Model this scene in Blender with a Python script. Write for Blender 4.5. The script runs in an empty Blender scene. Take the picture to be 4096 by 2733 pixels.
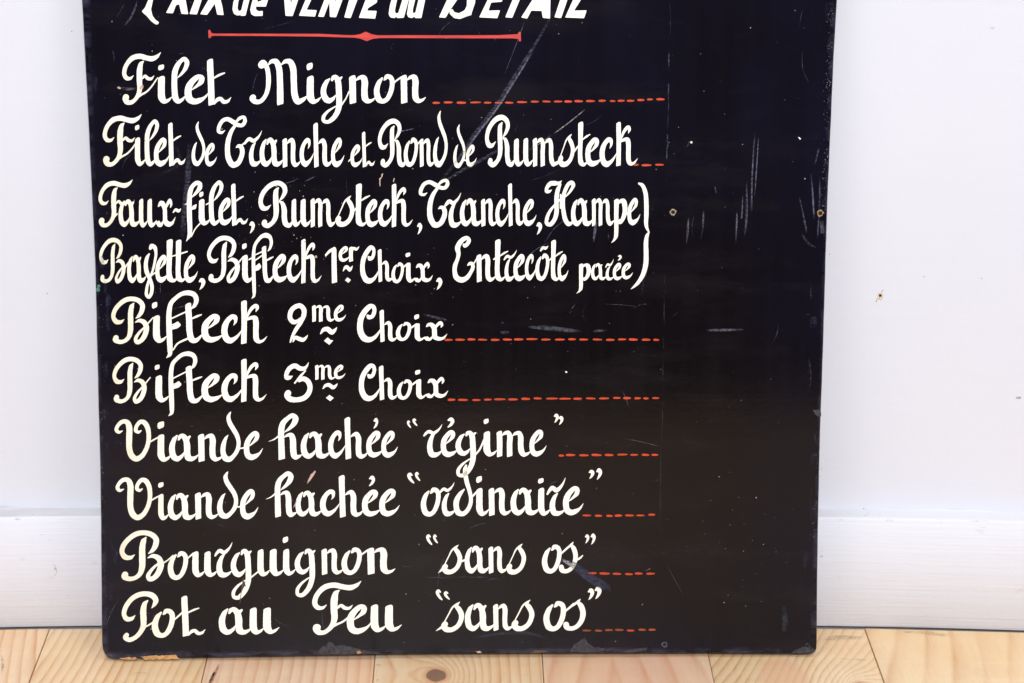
import bpy, bmesh, math, random
from mathutils import Vector, Matrix, geometry, noise
C = bpy.context.scene
COL = C.collection
# ------------------------------------------------------------------ camera
cam_d = bpy.data.cameras.new('camera'); cam = bpy.data.objects.new('camera', cam_d); COL.objects.link(cam)
CAM = Vector((0.00205, -1.96842, 0.89736))
RX, RF, RU = (0.99981928, 0.00544894, 0.01821303), (-0.01574302, -0.29972283, 0.95389642), (0.01065658, -0.95401076, -0.29958288)
FPX = 10240.0                                   # 90 mm lens on 36 mm, in photo pixels
m = Matrix(((RX[0], -RX[1], -RX[2], CAM[0]), (RF[0], -RF[1], -RF[2], CAM[1]), (RU[0], -RU[1], -RU[2], CAM[2]), (0, 0, 0, 1)))
cam.matrix_world = m
cam_d.sensor_width = 36; cam_d.lens = 90; cam_d.clip_end = 60
C.camera = cam
C.render.resolution_x = 1024; C.render.resolution_y = 683
# ------------------------------------------------------------------ light
w = bpy.data.worlds.new('World'); C.world = w; w.use_nodes = True
w.node_tree.nodes['Background'].inputs[0].default_value = (0.62, 0.66, 1.0, 1)
w.node_tree.nodes['Background'].inputs[1].default_value = 0.12
def area(name, loc, target, size, power, col):
    d = bpy.data.lights.new(name, 'AREA'); d.shape = 'RECTANGLE'; d.size, d.size_y = size; d.energy = power; d.color = col
    o = bpy.data.objects.new(name, d); COL.objects.link(o); o.location = loc
    o.rotation_euler = (Vector(target)-Vector(loc)).to_track_quat('-Z', 'Y').to_euler()
area('key_softbox', (0.03, -3.1, 1.95), (0, 0, .28), (.45, .9), 104, (.985, .985, 1.0))
area('softbox', (-1.6, -2.6, 1.7), (-.2, 0, .25), (1.0, 1.0), 7, (.985, .985, 1.0))
area('softbox', (1.7, -2.6, 1.7), (.25, 0, .25), (1.0, 1.0), 8, (.985, .985, 1.0))
area('floor_fill', (0, -1.0, 2.7), (0, -.5, 0), (2.4, 1.0), 30, (.99, .985, 1.0))  # unseen overhead lamp, added to brighten the floor
C.view_settings.view_transform = 'Standard'; C.view_settings.look = 'None'
C.view_settings.exposure = 0.0; C.view_settings.gamma = 1
# ---------------------------------------------------------------------------
# HAND LETTERING.  Brush strokes are (x, y, width) along the middle of the
# brush path; a negative width ends the stroke square.  Each glyph is drawn
# once and set into the box (left, right, top, base) it fills on the board.
# Units are those of the tracing grids in GRID (origin x, origin y, scale).
# ---------------------------------------------------------------------------
GRID = {
 'A': (440, 0, 2.35), 'B': (1340, 0, 1.6786), 'C': (380, 440, 2.35), 'D': (1340, 440, 1.6786),
 'E': (380, 920, 2.35), 'G': (1340, 920, 1.6786), 'H': (400, 1380, 2.35), 'I': (1340, 1380, 1.6786),
 'J': (420, 1860, 2.35), 'K': (1340, 1860, 1.6786), 'L': (400, 2200, 2.1364), 'N': (1340, 2200, 1.6786),
 'S1': (1300, 440, 3.357), 'S2': (1900, 440, 3.357), 'S3': (1000, 700, 3.357), 'S4': (1650, 700, 3.357),
 'S5': (2100, 700, 3.137), 'S6': (1200, 940, 3.357), 'S7': (1780, 920, 3.357),
 'T1': (1140, 1180, 3.357), 'T2': (1120, 1420, 3.357), 'T3': (1080, 1640, 3.357), 'T4': (1600, 1640, 3.357),
 'T5': (1040, 1860, 3.357), 'T6': (1650, 1860, 2.9375), 'T7': (1640, 2110, 2.9375), 'T8': (1200, 2320, 1.88),
 'P': (0, 0, 1.0),
}
GLYPH = {
 'F': ((115, 480, 492, 985), [
   [(220,712,6),(190,738,28),(158,736,40),(136,705,38),(138,655,38),(165,595,38),(215,545,46),(280,530,48),(340,545,46),(395,553,48),(440,533,34),(465,508,14),(478,492,3)],
   [(314,578,12),(292,600,38),(279,660,52),(277,760,50),(280,830,46),(266,890,38),(235,938,34),(195,965,38),(160,958,50),(146,930,54),(150,915,58)],
   [(268,905,26),(300,888,18),(345,862,16),(390,815,14),(425,765,12),(448,732,8)],
   [(303,738,16),(330,716,26),(355,738,32),(385,742,26),(415,712,4)]]),
 'F2': ((115, 480, 492, 985), [
   [(220,712,6),(190,738,28),(158,736,40),(136,705,38),(138,655,38),(165,595,38),(215,545,46),(280,530,48),(340,545,46),(395,553,48),(440,533,34),(465,508,14),(478,492,3)],
   [(314,578,12),(292,600,38),(279,660,52),(277,760,50),(280,830,46),(266,890,38),(235,938,34),(195,965,38),(160,958,50),(146,930,54),(150,915,58)],
   [(280,878,24),(315,845,14)],
   [(303,738,16),(330,716,26),(355,738,32),(385,742,26),(415,712,4)]]),
 'l': ((580, 743, 535, 975), [
   [(630,737,5),(675,692,24),(712,637,38),(723,585,44),(700,555,38),(665,575,36),(632,620,46),(610,680,52),(605,760,52),(607,850,54),(617,925,56),(640,953,44),(675,940,28),(712,900,8)]]),
 'h': ((1057, 1385, 133, 705), [
   [(1097,172,-78),(1098,260,76),(1103,400,74),(1112,688,-76)],
   [(1142,405,10),(1185,375,40),(1225,368,64),(1252,420,74),(1252,560,76),(1262,640,78),(1290,665,66),(1340,655,36),(1385,605,8)]]),
 'hl': ((200, 490, 82, 705), [
   [(80,460,4),(150,430,16),(205,385,20)],
   [(272,340,8),(340,285,40),(400,210,68),(413,150,72),(380,114,56),(320,150,56),(260,215,68),(237,300,74),(237,450,74),(243,685,-78)],
   [(272,405,10),(320,375,40),(360,377,64),(380,430,74),(385,560,76),(395,640,78),(415,668,66),(460,655,36),(492,635,10)]]),
 'a': ((478, 820, 343, 697), [
   [(570,372,20),(540,415,50),(515,490,64),(512,550,68),(530,630,74),(570,660,66),(620,635,42),(660,575,12)],
   [(590,420,24),(608,385,48),(640,375,58),(675,420,66),(690,500,74),(692,590,72),(705,645,78),(740,660,62),(785,645,36),(822,610,10)],
   [(695,410,44),(722,382,24)]]),
 'c': ((808, 1070, 327, 697), [
   [(962,462,8),(985,415,36),(975,368,62),(945,358,56),(890,400,58),(850,480,74),(845,560,76),(870,630,80),(915,655,72),(980,625,44),(1030,575,24),(1070,515,6)]]),
 'ee': ((1605, 1873, 315, 695), [
   [(1675,515,8),(1735,465,30),(1785,410,58),(1790,360,60),(1760,345,54),(1700,390,64),(1650,470,76),(1640,560,78),(1660,630,80),(1710,655,74),(1770,640,58),(1830,600,28),(1873,540,5)]]),
 'e': ((1375, 1612, 327, 695), [
   [(1437,520,8),(1500,470,30),(1545,415,58),(1550,372,60),(1520,358,54),(1465,400,62),(1418,470,74),(1408,560,76),(1428,630,80),(1475,657,72),(1540,645,52),(1585,620,26),(1612,598,8)]]),
 'n': ((890, 1155, 265, 592), [
   [(927,300,-66),(928,350,65),(930,450,64),(932,578,-64)],
   [(960,330,12),(1000,298,38),(1035,296,58),(1050,340,64),(1047,450,62),(1055,535,64),(1080,562,54),(1120,555,30),(1155,525,8)]]),
 'i': ((748, 898, 268, 600), [
   [(787,302,-68),(786,350,70),(785,450,72),(790,530,74),(815,570,62),(850,565,36),(898,520,8)]]),
 'o': ((100, 327, 267, 605), [
   [(190,312,22),(155,360,48),(130,440,60),(132,500,64),(155,560,66),(195,580,54),(240,560,48),(280,490,52),(302,400,52),(300,330,52),(280,300,54),(245,292,50),(222,322,30),(212,332,14)]]),
 'r': ((1610, 1787, 330, 595), [
   [(1700,338,18),(1670,375,42),(1645,450,60),(1645,510,66),(1665,560,68),(1705,570,54),(1750,555,32),(1787,525,8)]]),
 'tl': ((1575, 1797, 148, 352), [
   [(1585,342,22),(1610,300,36),(1645,270,50),(1690,298,52),(1730,270,38),(1770,215,20),(1797,150,4)]]),
 'm': ((1295, 1755, 278, 630), [
   [(1334,315,-76),(1336,360,74),(1338,450,72),(1337,616,-70)],
   [(1372,342,12),(1410,312,42),(1452,308,58),(1475,360,72),(1470,450,72),(1472,614,-72)],
   [(1508,347,12),(1550,317,42),(1598,313,58),(1618,370,72),(1618,470,72),(1630,560,76),(1660,598,64),(1705,590,36),(1755,555,8)]]),
 's': ((372, 610, 205, 550), [
   [(568,207,6),(545,228,24),(533,250,44),(560,290,54),(585,350,54),(580,410,50),(545,480,48),(480,522,52),(425,515,64),(402,480,58),(415,458,60)],
   [(405,440,12),(450,350,13),(495,265,18),(535,235,26)]]),
 'so': ((1750, 1970, 170, 545), [
   [(1918,174,8),(1898,205,34),(1925,250,54),(1945,330,54),(1930,420,50),(1885,490,46),(1830,515,48),(1785,500,58),(1778,465,56)],
   [(1845,245,24),(1900,198,24)]]),
 'g': ((745, 1020, 280, 620), [
   [(860,328,20),(820,365,50),(785,440,66),(782,500,72),(810,562,76),(850,585,64),(900,565,42),(940,520,12)],
   [(890,342,26),(908,312,50),(940,310,58),(968,360,72),(977,450,74),(982,560,74),(980,650,72),(955,750,66),(900,835,60),(840,880,50),(787,868,46),(782,810,46),(830,738,34),(890,690,22),(950,650,12)],
   [(985,330,40),(1016,308,18)]]),
 't': ((1385, 1505, 152, 762), [
   [(1420,188,-66),(1419,250,64),(1415,450,56),(1412,620,56),(1425,710,66),(1455,735,50),(1490,715,24),(1507,690,8)],
   [(1440,402,16),(1500,355,26),(1543,330,12)]]),
 'tn': ((1385, 1505, 152, 762), [
   [(1420,188,-66),(1419,250,64),(1415,450,56),(1412,620,56),(1425,710,66),(1455,735,50),(1490,715,24),(1507,690,8)]]),
 'te': ((912, 1138, 548, 990), [
   [(941,578,-56),(942,640,58),(948,760,58),(955,978,-58)],
   [(975,735,16),(1030,705,20),(1076,687,12)],
   [(980,978,12),(1010,938,34),(1040,930,36),(1070,958,36),(1105,953,28),(1138,915,4)]]),
 'tf': ((850, 1010, 678, 1060), [
   [(877,710,-56),(878,750,56),(885,850,56),(890,960,56),(910,1030,58),(945,1040,42),(985,1010,24),(1010,978,6)],
   [(908,835,14),(960,812,20),(1000,797,10)]]),
 'd': ((1057, 1250, 62, 505), [
   [(1128,270,8),(1105,300,30),(1083,360,46),(1080,420,50),(1100,468,56),(1140,482,46),(1185,450,36),(1222,395,38),(1232,330,38),(1215,270,42),(1180,215,44),(1145,160,44),(1133,115,40),(1145,80,20),(1157,62,5)]]),
 'k': ((1898, 2180, 157, 752), [
   [(1928,188,-60),(1928,240,60),(1930,450,58),(1926,738,-58)],
   [(1962,400,10),(1985,320,32),(2025,255,42),(2060,232,48),(2073,265,36),(2058,312,8)],
   [(1950,432,14),(2000,400,42),(2045,397,58),(2058,450,60),(2058,600,58),(2065,690,60),(2090,720,50),(2130,710,30),(2182,648,4)]]),
 'x': ((1950, 2257, 295, 580), [
   [(1992,370,20),(2020,345,46),(2060,352,60),(2088,400,62),(2093,470,62),(2100,525,66),(2150,550,52),(2205,540,34),(2257,480,4)],
   [(2178,383,12),(2190,350,34),(2170,320,48),(2135,345,38),(2100,395,26)],
   [(1972,540,34),(1990,545,62),(2030,558,38),(2080,505,16)]]),
 'C': ((1058, 1335, 113, 620), [
   [(1186,272,32),(1200,288,60),(1234,284,46),(1258,240,46),(1265,190,46),(1250,152,50),(1218,145,58),(1165,195,64),(1110,290,66),(1092,400,66),(1105,500,74),(1150,570,80),(1200,585,68),(1260,560,46),(1310,500,26),(1338,445,8)]]),
 'E': ((103, 395, 83, 708), [
   [(255,200,36),(265,215,48),(300,188,50),(322,140,52),(295,108,50),(240,130,58),(188,190,64),(168,250,68),(182,320,52),(165,400,46),(135,480,56),(130,560,58),(155,640,70),(220,672,72),(290,645,58),(345,570,46),(375,500,46),(362,455,50),(335,452,42),(308,472,20)],
   [(385,455,16),(430,380,16)]]),
 'H': ((248, 600, 70, 655), [
   [(332,190,10),(300,208,38),(270,208,40),(276,160,42),(320,110,56),(370,105,58),(420,105,42),(462,72,4)],
   [(445,118,24),(415,180,50),(397,270,54),(395,380,52),(395,470,54),(370,560,50),(315,622,52),(272,608,42),(277,540,44),(310,460,36),(370,380,24),(440,310,20),(520,260,18),(578,190,32),(606,125,46),(590,95,46),(550,112,46),(510,180,46),(482,270,46),(477,380,46),(487,480,52),(510,570,56),(545,615,56),(580,605,38),(602,585,10)],
   [(447,250,20),(445,415,20)]]),
 'p': ((1117, 1280, 295, 625), [
   [(1147,325,-56),(1147,370,56),(1145,500,52),(1145,700,50),(1140,765,46),(1118,812,24),(1083,848,4)],
   [(1170,362,14),(1195,332,42),(1232,328,60),(1252,400,60),(1248,480,54),(1220,560,46),(1190,595,40),(1178,590,28),(1187,560,18)]]),
 'f': ((840, 1008, 665, 1233), [
   [(905,825,8),(950,780,28),(985,730,42),(983,695,42),(960,685,38),(915,720,38),(892,780,44),(886,880,46),(888,1000,46),(892,1120,44),(887,1180,36),(860,1232,6)],
   [(845,890,8),(868,880,16),(900,868,14)],
   [(905,935,12),(932,915,38),(950,893,12)],
   [(905,1188,12),(945,1115,10),(985,1070,12)]]),
 'fB': ((665, 975, 570, 1205), [
   [(905,742,10),(935,712,32),(953,660,44),(935,612,46),(885,592,46),(820,600,38),(760,640,36),(715,690,40),(698,760,46),(695,860,50),(700,1000,52),(705,1130,48),(703,1170,36),(670,1203,5)],
   [(722,832,12),(790,800,13),(865,765,12)],
   [(718,936,10),(735,918,36),(765,903,46),(788,893,34)],
   [(720,893,8),(750,882,8),(778,868,12),(786,880,16)]]),
 'B': ((160, 515, 627, 1075), [
   [(273,842,6),(240,866,34),(200,862,46),(173,818,38),(185,760,40),(230,700,40),(290,658,44),(350,648,42),(410,665,44),(445,705,44),(440,760,44),(415,805,32),(385,830,8)],
   [(364,690,12),(346,720,42),(335,780,48),(335,870,50),(333,950,48),(315,1010,38),(275,1045,34),(228,1052,40),(193,1033,50),(198,1014,50)],
   [(380,868,8),(420,852,34),(465,872,46),(483,920,50),(470,985,46),(435,1038,42),(395,1056,38),(382,1028,34),(405,980,26),(450,930,18),(485,905,14)],
   [(490,888,14),(545,825,10)]]),
 'B2': ((160, 515, 627, 1075), [
   [(273,842,6),(240,866,34),(200,862,46),(173,818,38),(185,760,40),(230,700,40),(290,658,44),(350,648,42),(410,665,44),(445,705,44),(440,760,44),(415,805,32),(385,830,8)],
   [(364,690,12),(346,720,42),(335,780,48),(335,870,50),(333,950,48),(315,1010,38),(275,1045,34),(228,1052,40),(193,1033,50),(198,1014,50)],
   [(380,868,8),(420,852,34),(465,872,46),(483,920,50),(470,985,46),(435,1038,42),(395,1056,38),(382,1028,34),(405,980,26),(450,930,18),(485,905,14)]]),
 'R': ((1537, 1850, 670, 1100), [
   [(1648,892,6),(1610,923,34),(1578,918,46),(1557,870,38),(1570,800,40),(1615,735,40),(1670,697,44),(1725,690,42),(1768,720,44),(1778,765,40),(1760,810,30),(1725,856,8)],
   [(1716,735,14),(1697,765,42),(1695,860,48),(1698,950,46),(1690,1010,40),(1660,1058,36),(1618,1083,42),(1590,1065,46),(1594,1048,44)],
   [(1727,862,10),(1750,872,32),(1770,930,46),(1772,1010,46),(1785,1065,48),(1815,1080,38),(1852,1038,10)]]),
 'P': ((185, 500, 352, 788), [
   [(300,560,6),(270,588,32),(230,590,42),(206,555,38),(215,500,40),(260,430,40),(320,388,42),(390,375,42),(450,392,48),(477,430,46),(465,465,32),(443,495,8)],
   [(406,435,14),(382,462,40),(370,520,52),(372,590,52),(370,650,46),(340,710,38),(295,752,36),(248,768,38),(217,748,42),(228,728,40)],
   [(388,658,12),(440,628,14),(490,592,14)]]),
 'V': ((100, 440, 113, 522), [
   [(175,228,8),(140,240,30),(118,220,36),(130,180,34),(175,140,38),(218,145,46),(238,190,56),(238,300,56),(240,400,54),(262,465,56),(305,495,50),(355,470,44),(395,410,40),(418,340,40),(423,260,42),(410,192,46),(380,148,46),(345,142,38),(307,185,34),(302,225,36),(325,240,28),(350,226,12)],
   [(432,335,14),(475,310,14),(508,292,12)]]),
 'M': ((1310, 1860, 555, 992), [
   [(1425,612,66),(1438,596,66),(1468,622,44),(1485,680,42),(1490,760,44),(1482,840,40),(1455,910,36),(1410,955,38),(1365,955,48),(1338,930,52),(1345,916,54)],
   [(1490,607,12),(1520,578,36),(1562,582,52),(1588,640,56),(1597,760,56),(1600,900,60),(1600,975,-58)],
   [(1612,607,12),(1650,578,36),(1692,582,52),(1720,640,58),(1728,780,56),(1738,900,60),(1765,955,56),(1810,940,38),(1860,900,10)]]),
 'T': ((1145, 1425, 50, 542), [
   [(1220,194,6),(1190,213,26),(1163,203,32),(1166,160,34),(1200,102,34),(1245,87,38),(1300,115,42),(1340,140,36),(1385,143,34),(1410,105,34),(1400,70,30),(1365,76,30),(1335,102,22),(1312,125,16)],
   [(1315,150,26),(1280,205,36),(1252,290,44),(1245,380,46),(1257,460,52),(1295,516,54),(1340,503,46),(1372,450,44),(1385,390,42),(1372,347,40),(1350,340,34),(1328,352,10)],
   [(1380,332,14),(1412,305,14),(1440,280,14)]]),
 'y': ((462, 585, 128, 648), [
   [(520,175,26),(533,152,42),(560,165,40),(573,215,26),(562,300,22),(540,390,20),(507,470,20),(487,550,26),(485,610,30),(505,632,30),(528,600,32),(535,530,34),(515,460,34),(485,390,40),(478,320,36),(490,260,32),(508,228,16)],
   [(535,425,12),(578,393,12)]]),
 'two': ((38, 307, 113, 640), [
   [(205,305,8),(165,353,46),(110,362,62),(68,310,60),(80,220,62),(130,165,60),(200,145,62),(250,190,64),(255,260,62),(215,360,54),(150,460,50),(102,550,38),(72,632,20)],
   [(108,627,16),(140,572,46),(190,590,56),(240,603,52),(280,575,30),(307,537,5)]]),
 'three': ((57, 437, 98, 635), [
   [(165,285,12),(130,303,50),(90,308,54),(86,260,56),(130,180,60),(200,147,64),(265,180,62),(320,183,52),(360,150,28),(385,100,5)],
   [(343,212,16),(280,280,32),(198,378,20)],
   [(258,350,34),(310,320,62),(370,350,68),(402,420,68),(390,500,66),(330,573,66),(220,603,64),(130,588,76),(95,540,78),(110,512,80)]]),
 'one': ((340, 500, 158, 650), [
   [(348,270,26),(400,217,36),(462,178,32)],
   [(457,205,-62),(457,240,64),(458,400,66),(463,632,-68)]]),
 'rr': ((655, 793, 150, 357), [
   [(685,182,-52),(684,210,52),(684,300,50),(686,348,-52)],
   [(700,218,16),(722,178,32),(752,192,40),(777,178,20),(793,153,4)]]),
 'til': ((470, 695, 425, 540), [
   [(478,520,16),(520,467,50),(570,460,64),(630,500,64),(670,472,38),(695,437,8)]]),
 'acc': ((1460, 1543, 140, 286), [
   [(1475,183,22),(1505,172,58),(1523,195,42),(1505,245,34),(1472,278,16)]]),
 'com': ((1828, 1912, 570, 735), [
   [(1840,620,22),(1868,603,60),(1884,625,54),(1883,658,42),(1863,702,28),(1842,732,8)]]),
 'quo': ((1975, 2073, 98, 248), [
   [(2040,138,20),(2015,124,42),(1998,138,42),(2008,172,42),(2032,208,34),(2062,238,20)]]),
}
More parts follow.
